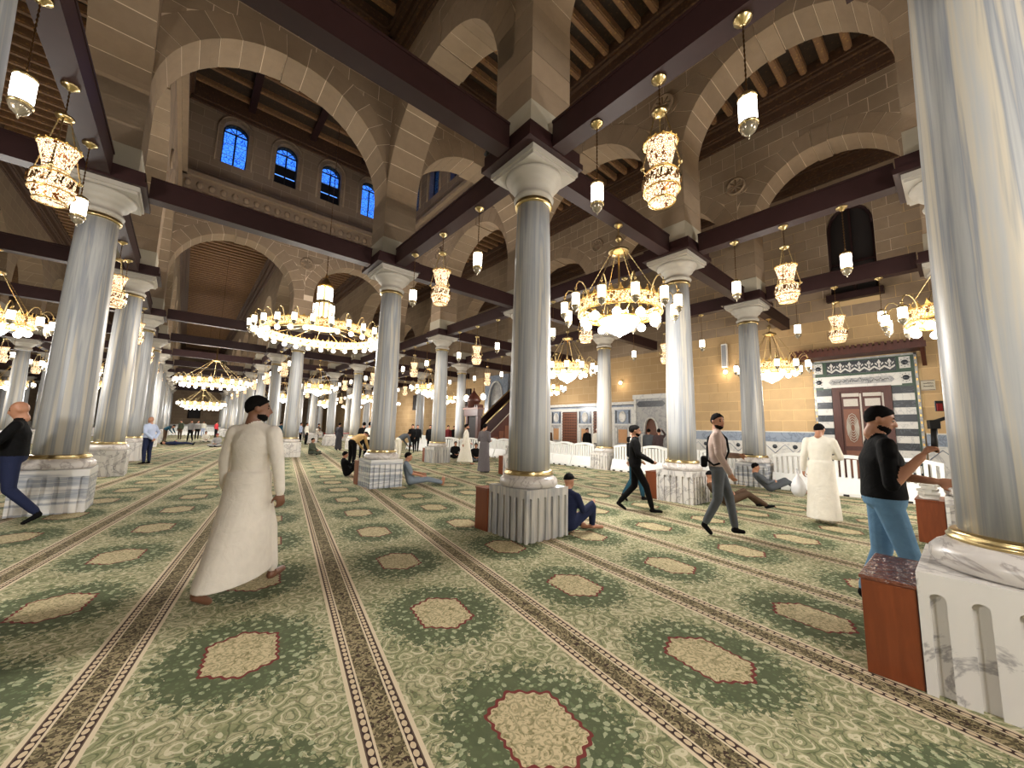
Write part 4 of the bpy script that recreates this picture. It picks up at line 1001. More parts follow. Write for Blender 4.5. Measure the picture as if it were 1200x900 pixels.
# pigeon perched on the plate of the near column
pg = thing('pigeon', 'small dark bird perched on the timber plate under the pale impost', 'bird', (3.425, 4.66, 6.052))
obj('body', MB().ball((0, 0, .09), (.06, .11, .065), 'iron_black', 12, 8).ball((0, -.10, .16), (.035, .042, .04), 'iron_black', 10, 6).tube([(0, .08, .08), (0, .20, .03)], [.045, .03], 'iron_black', 8).tube([(0, -.06, .11), (0, -.09, .15)], [.045, .035], 'iron_black', 8), pg)
obj('beak', MB().tube([(0, -.135, .16), (0, -.165, .15)], [.012, .003], 'steel_grey', 5), pg)
for s in (-1, 1): obj('leg', MB().tube([(s*.02, 0, .04), (s*.02, 0, 0)], .006, 'red_felt', 4), pg)
for s in (-1, 1): obj('wing', MB().ball((s*.05, .03, .10), (.02, .11, .045), 'pit_dark', 8, 6), pg)

# ------------------------------------------------------------------ people
def V(*a): return np.array(a, float)
def nrm(v): return v/np.linalg.norm(v)
TMP = bpy.data.scenes.new('figure_workshop')
class Fig:
    """implicit-style figure: closed primitives, voxel-joined into one continuous skin, painted by nearest primitive"""
    def __init__(s): s.p = []                    # (kind, data, tag)
    def cap(s, a, b, ra, rb, tag, bias=0): s.p.append(('c', (V(*a), V(*b), ra, rb), tag, bias))
    def ell(s, c, r, tag, ax=None, bias=0): s.p.append(('e', (V(*c), V(*r), np.eye(3) if ax is None else np.array(ax)), tag, bias))
    def loft(s, rings, tag, bias=0): s.p.append(('l', [(V(*c), rx, ry, V(*ax), V(*ay)) for c, rx, ry, ax, ay in rings], tag, bias))
    def raw(s):
        vs, fs = [], []
        def grid(rows, cap0, cap1):
            n = len(rows[0]); o = len(vs)
            for r in rows: vs.extend(r)
            for i in range(len(rows)-1):
                for j in range(n): fs.append((o+i*n+j, o+i*n+(j+1) % n, o+(i+1)*n+(j+1) % n, o+(i+1)*n+j))
            vs.append(cap0); vs.append(cap1); a, b = len(vs)-2, len(vs)-1; e = o+(len(rows)-1)*n
            for j in range(n): fs.append((a, o+(j+1) % n, o+j)); fs.append((b, e+j, e+(j+1) % n))
        for kind, d, tag, bias in s.p:
            if kind == 'c':
                a, b, ra, rb = d; w = b-a; L = np.linalg.norm(w); w = w/L if L > 1e-6 else V(0, 0, 1)
                u = nrm(np.cross(w, V(1, .3, .2) if abs(w[0]) < .8 else V(0, 1, .2))); v = np.cross(w, u); n = 12; rows = []
                for t in (-75, -40, 0): rows.append([a+w*ra*math.sin(math.radians(t))+(u*math.cos(2*PI*j/n)+v*math.sin(2*PI*j/n))*ra*math.cos(math.radians(t)) for j in range(n)])
                for t in (0, 40, 75): rows.append([b+w*rb*math.sin(math.radians(t))+(u*math.cos(2*PI*j/n)+v*math.sin(2*PI*j/n))*rb*math.cos(math.radians(t)) for j in range(n)])
                grid(rows, a-w*ra, b+w*rb)
            elif kind == 'e':
                c, r, ax = d; n = 16; rows = []
                for t in (-65, -40, -15, 15, 40, 65): rows.append([c+ax.T @ (r*V(math.cos(math.radians(t))*math.cos(2*PI*j/n), math.cos(math.radians(t))*math.sin(2*PI*j/n), math.sin(math.radians(t)))) for j in range(n)])
                grid(rows, c+ax.T @ (r*V(0, 0, -1)), c+ax.T @ (r*V(0, 0, 1)))
            else:
                n = 28; rows = [[c+ax*rx*math.cos(2*PI*j/n)+ay*ry*math.sin(2*PI*j/n) for j in range(n)] for c, rx, ry, ax, ay in d]
                grid(rows, d[0][0], d[-1][0])
        return vs, fs
    def dist(s, Q, prim):
        kind, d, tag, bias = prim
        def cap(a, b, ra, rb):
            w = b-a; L2 = w @ w; t = np.clip((Q-a) @ w/max(L2, 1e-9), 0, 1); return np.linalg.norm(Q-a-np.outer(t, w), axis=1)-(ra+(rb-ra)*t)
        if kind == 'c': return cap(*d)-bias
        if kind == 'e':
            c, r, ax = d; q = (Q-c) @ ax.T; k = np.linalg.norm(q/r, axis=1); return (k-1)*r.min()-bias
        D = None
        for i in range(len(d)-1):
            c0, x0, y0, a0, b0 = d[i]; c1, x1, y1, a1, b1 = d[i+1]
            w = c1-c0; L2 = max(w @ w, 1e-9); t = (Q-c0) @ w/L2; tc = np.clip(t, 0, 1); R = Q-c0-np.outer(tc, w)
            rx = x0+(x1-x0)*tc; ry = y0+(y1-y0)*tc
            k = np.sqrt((R @ a0/rx)**2+(R @ b0/ry)**2); e = (k-1)*np.minimum(rx, ry)+np.abs(t-tc)*math.sqrt(L2)
            D = e if D is None else np.minimum(D, e)
        return D-bias
    def build(s, name, colors, voxel, parent, smooth=4, scale=1.0):
        vs, fs = s.raw(); me = bpy.data.meshes.new('tmp'); me.from_pydata([tuple(v) for v in vs], [], fs); me.update()
        o = bpy.data.objects.new('tmp', me); TMP.collection.objects.link(o)
        r = o.modifiers.new('r', 'REMESH'); r.mode = 'VOXEL'; r.voxel_size = voxel
        m = o.modifiers.new('s', 'SMOOTH'); m.factor = .5; m.iterations = smooth
        vl = TMP.view_layers[0]; vl.update(); dg = vl.depsgraph; ev = o.evaluated_get(dg); out = bpy.data.meshes.new_from_object(ev)
        bpy.data.objects.remove(o); bpy.data.meshes.remove(me)
        nf = len(out.polygons); cen = np.empty(nf*3); out.polygons.foreach_get('center', cen); cen = cen.reshape(-1, 3)
        best = np.full(nf, 1e9); idx = np.zeros(nf, int); tags = list(dict.fromkeys(p[2] for p in s.p))
        for p in s.p:
            d = s.dist(cen, p); k = d < best; best[k] = d[k]; idx[k] = tags.index(p[2])
        out.materials.clear()
        for t in tags: out.materials.append(MATS[colors[t]])
        out.polygons.foreach_set('material_index', idx.astype(np.int32)); out.polygons.foreach_set('use_smooth', np.ones(nf, bool)); out.update(); out.name = name
        q = link(name, out, parent); q.scale = (scale,)*3; return q
def cloth(name, c, var=.10, scale=14, rough=.85):
    if name not in MATS:
        t = plain(name, c, rough, var=var, scale=scale, spec=.15); v = t.obj((1, 1, 1), 30); t.bump(t.noise(v, 9, 4, 1.0), .35, .03)
    return name
def skin(name, c):
    if name not in MATS: plain(name, c, .5, var=.06, scale=6)
    return name
cloth('c_white', srgb(226, 220, 206)); cloth('c_offwhite', srgb(228, 221, 210)); cloth('c_black', srgb(11, 11, 12)); cloth('c_navy', srgb(34, 40, 66)); cloth('c_jeans', srgb(98, 134, 164), .2)
cloth('c_greyrobe', srgb(104, 98, 100)); cloth('c_beige', srgb(168, 148, 138)); cloth('c_slate', srgb(84, 88, 92)); cloth('c_greyblue', srgb(122, 132, 142)); cloth('c_sky', srgb(176, 188, 214)); cloth('c_darkrobe', srgb(62, 60, 64))
cloth('c_red', srgb(166, 50, 56)); cloth('c_teal', srgb(36, 72, 88)); cloth('c_tan', srgb(190, 156, 104)); cloth('c_green', srgb(78, 84, 70)); cloth('c_brown', srgb(84, 66, 52)); cloth('c_grey', srgb(128, 126, 124)); cloth('c_maroon', srgb(104, 40, 44)); cloth('c_print', srgb(64, 52, 52), .8, 30)
plain('hair_black', srgb(17, 15, 14), .9, var=.3, scale=60, bump=.4, spec=.1); plain('hair_grey', srgb(120, 112, 106), .7, var=.2, scale=60)
skin('skin', srgb(172, 122, 94)); skin('skin_dark', srgb(122, 84, 64)); skin('skin_pale', srgb(196, 146, 120)); plain('lip', srgb(140, 84, 74), .5); plain('eye', srgb(30, 24, 22), .2)

def rotz(v, a): c, s = math.cos(a), math.sin(a); return V(v[0]*c-v[1]*s, v[0]*s+v[1]*c, v[2])
def head(F, c, f, u, beard=False, cap=False):
    """skull, jaw, nose, ears, brows, eyes, mouth; c centre, f forward, u up"""
    f = nrm(f); u = nrm(u-f*(u @ f)); r = np.cross(f, u); ax = [r, f, u]
    E = lambda rr, ff, uu: c+r*rr+f*ff+u*uu
    F.ell(E(0, -.012, .025), (.076, .097, .098), 'skin', ax); F.ell(E(0, .03, -.035), (.058, .062, .075), 'skin', ax); F.ell(E(0, .055, -.085), (.036, .034, .028), 'beard' if beard else 'skin', ax, 0)
    if beard: F.ell(E(0, .028, -.062), (.060, .060, .045), 'beard', ax, .0005)
    F.cap(E(0, .088, .02), E(0, .108, -.022), .009, .015, 'skin', .004)
    F.cap(E(-.012, .098, -.026), E(.012, .098, -.026), .011, .011, 'skin', .004)
    for s in (-1, 1):
        F.ell(E(s*.076, -.012, .0), (.012, .024, .034), 'skin', ax, .004); F.cap(E(s*.016, .083, .036), E(s*.044, .073, .036), .0055, .0055, 'beard', -.001)
        F.ell(E(s*.031, .079, .012), (.011, .007, .006), 'eye', ax, .0)
    F.cap(E(-.02, .088, -.058), E(.02, .088, -.058), .0075, .0075, 'lip', .003)
    F.cap(c-u*.03-f*.02, c-u*.13-f*.035, .050, .052, 'skin')
    return E, r, f, u
def hand(F, w, d, n, tag='skin', curl=.6, s=1.0, thumb=1):
    """palm and five fingers; w wrist, d pointing direction, n palm normal"""
    d = nrm(d); n = nrm(n-d*(n @ d)); l = np.cross(d, n)
    F.ell(w+d*.05*s, (.040*s, .052*s, .018*s), tag, [l, d, n])
    for k, (L, o) in enumerate(((.070, -.030), (.080, -.010), (.076, .011), (.058, .030))):
        a = w+d*.085*s+l*o*s; d1 = nrm(d*math.cos(curl)+n*math.sin(curl)+l*o*1.5); b = a+d1*L*.52*s; d2 = nrm(d*math.cos(curl*2.2)+n*math.sin(curl*2.2)+l*o); c = b+d2*L*.5*s
        F.cap(a-d*.02*s, a, .0095*s, .0095*s, tag); F.cap(a, b, .0095*s, .0088*s, tag); F.cap(b, c, .0088*s, .0075*s, tag)
    a = w+d*.03*s-l*.034*s*thumb; b = a+(d*.6-l*.6*thumb+n*.35)*.042*s; c = b+(d*.85-l*.1*thumb+n*.45)*.036*s
    F.cap(a, b, .013*s, .0105*s, tag); F.cap(b, c, .0105*s, .0085*s, tag)
def arm(F, sh, el, wr, up, lo, bare=0.0, fat=1.0):
    """up: tag of the sleeve on the upper arm, lo: on the forearm"""
    F.cap(sh-V(0, 0, .02), el, .062*fat, .050*fat, up, .004)
    F.cap(el, wr, (.048 if lo != 'skin' else .043)*fat, (.042 if lo != 'skin' else .030), lo, .003)
    if lo != 'skin': F.cap(el+(wr-el)*.8, wr+(wr-el)*.06, .028, .028, 'skin')
def leg(F, hip, kn, an, toe, tr='trouser', sh='shoe', fat=1.0, bare=False):
    F.cap(hip, kn, .092*fat, .068*fat, tr); F.cap(kn, an+(kn-an)*.12, .066*fat, .052*fat, tr)
    F.cap(an+(kn-an)*.3, an, .036, .038, 'skin' if bare else 'sock'); d = nrm(toe-an)
    F.cap(an+V(0, 0, -.035)-d*.02, toe+V(0, 0, -.005), .040, .030, sh, .002)
def torso(F, pel, che, rdir, tag, fat=1.0, low='trouser'):
    """pelvis to shoulder loft; rdir is the right-hand direction"""
    up = nrm(che-pel); r = nrm(rdir-up*(rdir @ up)); f = np.cross(up, r); c = lambda t: pel+(che-pel)*t
    F.loft([(c(-.30), .10*fat, .08, r, f), (c(-.18), .165*fat, .115*fat, r, f), (c(.02), .175*fat, .125*fat, r, f), (c(.12), .168*fat, .122*fat, r, f)], low)
    F.loft([(c(.0), .172*fat, .128*fat, r, f), (c(.25), .160*fat, .122*fat, r, f), (c(.55), .165*fat, .12*fat, r, f), (c(.82), .185*fat, .122*fat, r, f), (c(1.08), .175, .10, r, f), (c(1.22), .115, .075, r, f), (c(1.28), .06, .05, r, f)], tag, .006)
    return r, f, up
HAIRM = {}
def hair(parent, E, r, f, u, mat, style, sc):
    b = MB(); P = lambda rr, ff, uu: Vector(E(rr, ff, uu))
    n, m = 18, 10; vs = []; fs = []; rnd = random.Random(4)
    rx, ry, rz_ = (.081, .102, .102); tl = math.radians(38 if style != 'cap' else 12); amax = math.radians(98 if style != 'cap' else 84)
    for i in range(m+1):
        a = amax*i/m
        for j in range(n):
            t = 2*PI*j/n; k = 1+rnd.uniform(-.03, .03)
            dx, dy, dz = math.sin(a)*math.cos(t), math.sin(a)*math.sin(t), math.cos(a)
            dy, dz = dy*math.cos(tl)-dz*math.sin(tl), dy*math.sin(tl)+dz*math.cos(tl)
            vs.append(tuple(P(rx*k*dx, ry*k*dy-.012, rz_*k*dz+.026)))
    for i in range(m):
        for j in range(n): fs.append((i*n+j, i*n+(j+1) % n, (i+1)*n+(j+1) % n, (i+1)*n+j))
    vs.append(tuple(P(0, -.01, .02))); k = len(vs)-1
    for j in range(n): fs.append((m*n+j, m*n+(j+1) % n, k))
    b.add(vs, fs, mat, True); o = obj('cap' if style == 'cap' else 'hair', b, parent); o.scale = (sc,)*3
    if style == 'cap':
        v = MB(); v.add([tuple(P(x, y, z)) for x, y, z in ((-.07, .07, .06), (.07, .07, .06), (.05, .16, .045), (-.05, .16, .045), (-.07, .07, .05), (.07, .07, .05), (.05, .16, .037), (-.05, .16, .037))], [(0, 1, 2, 3), (7, 6, 5, 4), (0, 3, 7, 4), (1, 5, 6, 2), (2, 6, 7, 3), (0, 4, 5, 1)], mat, False); q = obj('visor', v, parent); q.scale = (sc,)*3
GRP = 'people in the hall'
def person(lab, xy, phi, pose, top, bottom, sh='c_black', h=1.75, hd='hair_black', sk='skin', style='short', beard=False, vox=.022, z0=0.0, robe=None, fat=1.0, hy=0.0, **kw):
    """phi: heading in degrees clockwise from +Y; hy: head turn to the right"""
    t = thing('person', lab, 'person', (xy[0], xy[1], z0), -math.radians(phi))
    F = Fig(); J = pose(**kw); sc = h/1.75
    col = {'skin': sk, 'top': top, 'trouser': bottom, 'shoe': sh, 'sock': sh if sh == 'c_black' else sk, 'beard': 'hair_black' if hd != 'hair_grey' else 'hair_grey', 'lip': 'lip', 'eye': 'eye', 'robe': robe or top, 'sleeve': robe or top}
    if not beard and 'beard' in col: pass
    pel, che = J['pel'], J['che']; rd = J['sr']-J['sl']; r, f, u = torso(F, pel, che, rd, 'robe' if robe else 'top', fat, 'robe' if robe else 'trouser')
    for q in ('sl', 'sr'): F.cap(che+u*.10, J[q]-u*.025, .062, .056, 'robe' if robe else 'top', .004)
    lo = 'robe' if robe else J.get('lo', 'top')
    for s, sg in (('l', -1), ('r', 1)):
        arm(F, J['s'+s], J['e'+s], J['w'+s], 'robe' if robe else 'top', lo if not J.get('lo'+s) else J['lo'+s], fat=1.12 if robe else 1.0*fat**.5)
        d = J.get('hd'+s, J['w'+s]-J['e'+s]); hand(F, J['w'+s]+nrm(d)*.01, d, J.get('hn'+s, V(-sg*.8, .5, 0)), 'skin', J.get('curl'+s, .5), 1.0, sg)
        leg(F, J['h'+s], J['k'+s], J['a'+s], J['t'+s], 'robe' if (robe and J.get('robelegs')) else 'trouser', 'shoe', fat**.5, bare=J.get('bare', False))
    if robe and not J.get('robelegs'):
        R = []; hem = J['hem']; n = 7
        for k in range(n+1):
            q = k/n; c = pel+V(0, 0, .08)+(hem['c']-pel-V(0, 0, .08))*q
            a = .185+(hem['rx']-.185)*q**1.1; b_ = .14+(hem['ry']-.14)*q**1.2
            R.append((c, a, b_, rotz(V(1, 0, 0), hem.get('rot', 0)), rotz(V(0, 1, 0), hem.get('rot', 0))))
        F.loft(R, 'robe', .004)
        for k in range(hem.get('folds', 6)):
            a = 2*PI*k/hem.get('folds', 6)+.4; e = hem['c']+rotz(V(hem['rx']*.88*math.cos(a), hem['ry']*.88*math.sin(a), 0), hem.get('rot', 0)); st_ = pel+V(.13*math.cos(a), .10*math.sin(a), -.05)
            F.cap(st_, e+V(0, 0, .03), .02, .035, 'robe', .006)
    hf = nrm(rotz(J['hf'], -math.radians(hy))); E, r2, f2, u2 = head(F, J['hc'], hf, J.get('hu', V(0, 0, 1)), beard, style == 'cap')
    F.cap(J['che']+u*.08, J['hc']-J.get('hu', V(0, 0, 1))*.09-hf*.02, .056, .050, 'skin')
    F.build('body', col, vox/sc, t, 4 if vox > .012 else 5, sc)
    if style != 'bald': hair(t, E, r2, f2, u2, hd, style, sc)
    return t
# ---- poses for a figure of 1.75 m, local x right, y forward
def base():
    return dict(pel=V(0, 0, .98), che=V(0, .0, 1.36), sl=V(-.18, 0, 1.43), sr=V(.18, 0, 1.43), el=V(-.235, -.03, 1.15), er=V(.235, -.03, 1.15), wl=V(-.235, .05, .91), wr=V(.235, .05, .91),
                hl=V(-.09, 0, .92), hr=V(.09, 0, .92), kl=V(-.10, .02, .50), kr=V(.10, .02, .50), al=V(-.10, -.02, .085), ar=V(.10, -.02, .085), tl=V(-.12, .15, .035), tr=V(.12, .15, .035), hc=V(0, .02, 1.625), hf=V(0, 1, -.05),
                hem=dict(c=V(0, 0, .10), rx=.22, ry=.20))
def stand(**k): J = base(); J.update(k); return J
def walk(st=1.0, lead='r', **k):
    J = base(); a, b = ('r', 'l') if lead == 'r' else ('l', 'r'); sx = {'r': .09, 'l': -.09}
    J['k'+a] = V(sx[a], .20*st, .53); J['a'+a] = V(sx[a], .30*st, .10); J['t'+a] = V(sx[a], .46*st, .07)
    J['k'+b] = V(sx[b], -.02, .51); J['a'+b] = V(sx[b], -.32*st, .15); J['t'+b] = V(sx[b], -.20*st, .035)
    J['e'+b] = V(sx[b]*2.5, .10*st, 1.16); J['w'+b] = V(sx[b]*2.3, .27*st, .97); J['e'+a] = V(sx[a]*2.5, -.12*st, 1.16); J['w'+a] = V(sx[a]*2.6, -.16*st, .92)
    J['hem'] = dict(c=V(0, -.02, .14), rx=.21, ry=.34*st+.08); J.update(k); return J
def sit(legs=1.0, lean=-.12, **k):
    J = base(); J.update(pel=V(0, 0, .13), che=V(0, lean, .50), sl=V(-.18, lean, .57), sr=V(.18, lean, .57), el=V(-.23, lean+.1, .34), er=V(.23, lean+.1, .34), wl=V(-.12, .28, .25), wr=V(.10, .30, .25), hl=V(-.09, .02, .12), hr=V(.09, .02, .12),
                         kl=V(-.11, .44, .15), kr=V(.11, .44, .15), al=V(-.09, .86, .06), ar=V(.10, .86, .06), tl=V(-.10, .90, .19), tr=V(.12, .90, .19), hc=V(0, lean+.03, .76), hf=V(0, 1, -.1), robelegs=True, hem=None)
    J.update(k); return J
def squat(**k):
    J = sit(); J.update(kl=V(-.16, .34, .44), kr=V(.16, .34, .44), al=V(-.13, .36, .08), ar=V(.13, .36, .08), tl=V(-.14, .52, .035), tr=V(.14, .52, .035), wl=V(-.06, .36, .45), wr=V(.06, .38, .45), el=V(-.24, .14, .36), er=V(.24, .14, .36)); J.update(k); return J
def crossleg(**k):
    J = sit(); J.update(kl=V(-.36, .30, .14), kr=V(.36, .30, .14), al=V(.08, .36, .07), ar=V(-.08, .42, .09), tl=V(.22, .40, .05), tr=V(-.22, .46, .06), che=V(0, .02, .50), sl=V(-.18, .02, .57), sr=V(.18, .02, .57), hc=V(0, .07, .76), el=V(-.25, .08, .34), er=V(.25, .08, .34)); J.update(k); return J
def recline(**k):
    """half lying, torso propped back, legs bent out forwards"""
    J = sit(lean=-.30); J.update(che=V(0, -.28, .40), sl=V(-.18, -.32, .45), sr=V(.18, -.32, .45), hc=V(0, -.33, .66), el=V(-.24, -.12, .28), er=V(.24, -.12, .26), wl=V(-.05, .06, .30), wr=V(.06, .08, .30), kl=V(-.1, .40, .34), kr=V(.1, .42, .30), al=V(-.1, .70, .07), ar=V(.1, .80, .07), tl=V(-.12, .84, .05), tr=V(.14, .92, .08)); J.update(k); return J
def lie(**k):
    J = base(); J.update(pel=V(0, 0, .14), che=V(0, -.40, .14), sl=V(-.16, -.46, .14), sr=V(.16, -.46, .16), el=V(-.22, -.2, .12), er=V(.22, -.2, .14), wl=V(-.05, -.1, .26), wr=V(.08, -.08, .27), hl=V(-.08, .05, .12), hr=V(.08, .05, .14), kl=V(-.1, .48, .14), kr=V(.1, .46, .18), al=V(-.1, .9, .09), ar=V(.1, .88, .1), tl=V(-.1, .96, .2), tr=V(.1, .95, .2), hc=V(0, -.66, .16), hf=V(0, .25, 1), hu=V(0, -1, .2)); J.update(k); return J
def bend(**k):
    J = base(); J.update(che=V(0, .30, 1.16), sl=V(-.18, .36, 1.18), sr=V(.18, .36, 1.18), el=V(-.22, .42, .92), er=V(.22, .42, .92), wl=V(-.16, .56, .74), wr=V(.16, .56, .74), hc=V(0, .54, 1.22), hf=V(0, .8, -.6), hu=V(0, .6, .8), hem=dict(c=V(0, 0, .12), rx=.2, ry=.2)); J.update(k); return J
SKD = 'skin_dark'
# -- the nearest people
wm = person('man in long cream robe striding away barefoot over the carpet, head turned right', (.52, 4.30), 42, walk, 'c_offwhite', 'c_offwhite', 'skin_dark', 1.78, sk=SKD, beard=True, vox=.0105, robe='c_offwhite', hy=50, st=1.05, lead='r', bare=True,
            el=V(-.26, .02, 1.16), wl=V(-.27, .06, .92), er=V(.27, -.04, 1.14), wr=V(.30, -.02, .90), hem=dict(c=V(0, -.06, .17), rx=.20, ry=.40, folds=7))
bm = person('man in black tee shirt and light blue jeans holding a camera grip at eye height', (4.78, .50), 160, walk, 'c_black', 'c_jeans', 'c_black', 1.81, beard=True, vox=.010, fat=1.16, hy=8, st=.5, lead='r', lo='skin',
            er=V(.29, -.02, 1.10), wr=V(.25, .18, 1.33), el=V(-.27, .10, 1.14), wl=V(-.12, .36, 1.12), curlr=1.1, hdr=V(-.1, .35, .5), hnr=V(0, .8, -.5), hf=V(0, 1, -.28), robelegs=False)
gm = person('man in beige sweater and dark grey trousers with a strap across his chest, looking back', (6.42, 2.53), 160, walk, 'c_beige', 'c_slate', 'c_black', 1.86, sk='skin', beard=True, vox=.012, hy=45, st=.62, lead='l', el=V(-.27, .04, 1.13), wl=V(-.13, .27, 1.13), hdl=V(.5, .5, .1), er=V(.27, .02, 1.16), wr=V(.26, .14, .92))
sm_ = person('man in black suit with white shirt walking with hands in front', (6.85, 4.25), 150, walk, 'c_black', 'c_black', 'c_black', 1.68, sk='skin', beard=True, vox=.013, st=1.05, lead='r', hy=-8, el=V(-.25, .08, 1.15), wl=V(-.06, .30, 1.03), er=V(.25, .06, 1.15), wr=V(.05, .32, 1.02))
sb = person('young person in white shirt and dark vest walking right behind the black suit', (7.85, 4.92), 150, walk, 'c_white', 'c_teal', 'c_black', 1.70, sk='skin_pale', vox=.018, st=.7, lead='l')
wr_ = person('man in long white robe seen from behind, head bowed, carrying a white bag', (8.91, 1.73), 92, stand, 'c_white', 'c_white', 'skin', 1.80, vox=.014, robe='c_white', hf=V(.1, .8, -.5), hu=V(0, .5, .85), hc=V(0, .06, 1.60), wr=V(.10, .30, 1.12), er=V(.26, .08, 1.14), wl=V(-.26, .0, .90), hem=dict(c=V(0, -.02, .08), rx=.25, ry=.24))
gr = person('man in dark grey robe standing with folded arms before the pulpit barriers', (8.30, 11.2), 72, stand, 'c_greyrobe', 'c_greyrobe', 'c_black', 1.74, vox=.016, robe='c_greyrobe', wl=V(-.02, .22, 1.12), wr=V(.04, .22, 1.10), hem=dict(c=V(0, 0, .06), rx=.23, ry=.22))
sn = person('barefoot man in grey shirt sitting against the chequered plinth, legs stretched out', (4.80, 9.74), 112, sit, 'c_greyblue', 'c_greyblue', 'skin', 1.72, vox=.015, lo='skin', bare=True, wl=V(-.05, .30, .30))
sc_ = person('man in navy with black cap sitting behind the near striped plinth, only his side showing', (4.62, 4.06), 84, crossleg, 'c_navy', 'c_navy', 'skin', 1.72, vox=.015, style='cap', hd='c_black', kr=V(.24, .36, .36), ar=V(.2, .42, .08), wr=V(.24, .34, .42), tr=V(.3, .56, .04), bare=True)
rf = person('barefoot man in grey reclining against the plinth by the white barriers', (12.62, 3.62), 150, recline, 'c_slate', 'c_slate', 'skin', 1.72, vox=.017, bare=True)
rd_ = person('person in dark brown lying on the carpet behind the man in the beige sweater', (9.15, 3.45), 140, recline, 'c_brown', 'c_brown', 'c_black', 1.65, vox=.02, style='cap', hd='c_black')
lf_ = person('bald man in black tee shirt and dark jeans striding past the left column plinth', (-1.80, 8.9), -95, walk, 'c_black', 'c_navy', 'c_black', 1.76, sk='skin', style='bald', vox=.015, fat=1.15, lo='skin', st=1.0, hf=V(0, 1, -.3), er=V(.24, .14, 1.16), el=V(-.24, .14, 1.16), wl=V(-.18, .36, 1.08), wr=V(.18, .38, 1.08))
bl = person('balding man in pale blue shirt and dark trousers with hands behind his back', (-.87, 19.2), -48, stand, 'c_sky', 'c_navy', 'c_black', 1.70, sk='skin', hd='hair_grey', style='bald', vox=.018, fat=1.1, wl=V(-.06, -.17, .95), wr=V(.06, -.17, .93), el=V(-.27, -.1, 1.15), er=V(.27, -.1, 1.15))
# -- things they carry
def at(p, x, y, z):
    a = p.rotation_euler[2]; return (p.location[0]+x*math.cos(a)-y*math.sin(a), p.location[1]+x*math.sin(a)+y*math.cos(a), z)
cg = thing('camera_grip', 'black phone gimbal with a camera held up in the fist of the man in jeans', 'camera', at(bm, .235, .275, 1.51), bm.rotation_euler[2])
obj('handle', MB().tube([(0, 0, -.09), (.0, .01, .10)], .021, 'iron_black', 10), cg); obj('joystick_head', MB().cbox((0, .01, .13), (.06, .06, .07), 'iron_black').ball((0, .03, .13), .022, 'steel_grey'), cg)
obj('arm', MB().tube([(0, .01, .15), (.03, .07, .18), (.02, .16, .16), (0, .20, .22)], .014, 'iron_black', 8), cg); obj('phone_mount', MB().cbox((0, .13, .28), (.015, .20, .085), 'iron_black').cbox((0.01, .05, .27), (.03, .03, .06), 'red_felt'), cg)
ph = tag(obj('phone', MB().cbox((0, 0, 0), (.075, .15, .01), 'iron_black'), None, at(gm, -.06, .40, 1.235), gm.rotation_euler[2]), 'black phone held level in the hand of the man in beige sweater', 'phone')
stp = MB().tube([(-.07, -.12, 1.38), (-.09, -.06, 1.46), (-.08, .05, 1.465), (-.03, .125, 1.38), (.07, .145, 1.2), (.16, .09, 1.05), (.18, -.05, 1.0), (.10, -.135, 1.06), (0, -.135, 1.22), (-.07, -.12, 1.38)], .016, 'c_black', 6); o = obj('strap', stp, gm); o.scale = (1.06,)*3
bevel(obj('shoulder_bag', MB().cbox((.06, -.19, 1.10), (.20, .09, .17), 'c_black'), gm), .03, 3)
o = obj('shirt_front', MB().prism([(-.05, 1.50), (.05, 1.50), (.03, 1.20), (-.01, 1.12)], .128, .142, 'c_white', 'y'), sm_); o = obj('tie', MB().prism([(-.02, 1.48), (.02, 1.48), (.03, 1.2), (0, 1.14)], .142, .150, 'c_black', 'y'), sm_)
o = obj('vest', MB().box(-.17, .17, -.135, .135, .98, 1.30, 'c_black').box(-.15, -.06, -.13, .13, 1.30, 1.44, 'c_black').box(.06, .15, -.13, .13, 1.30, 1.44, 'c_black'), sb); bevel(o, .05, 3)
bg = thing('plastic_bag', 'knotted white plastic bag hanging from the hand of the white-robed man', 'bag', at(wr_, -.37, .02, .40)); obj('bag_body', MB().lathe([(0, 0), (.10, .02), (.155, .10), (.15, .22), (.09, .33), (.03, .40), (.03, .47)], 'bag_plastic', 14, sq=.75), bg); obj('handle_loop', MB().tube([(-.03, 0, .44), (-.04, 0, .52), (.04, 0, .52), (.03, 0, .44)], .01, 'bag_plastic', 5), bg)
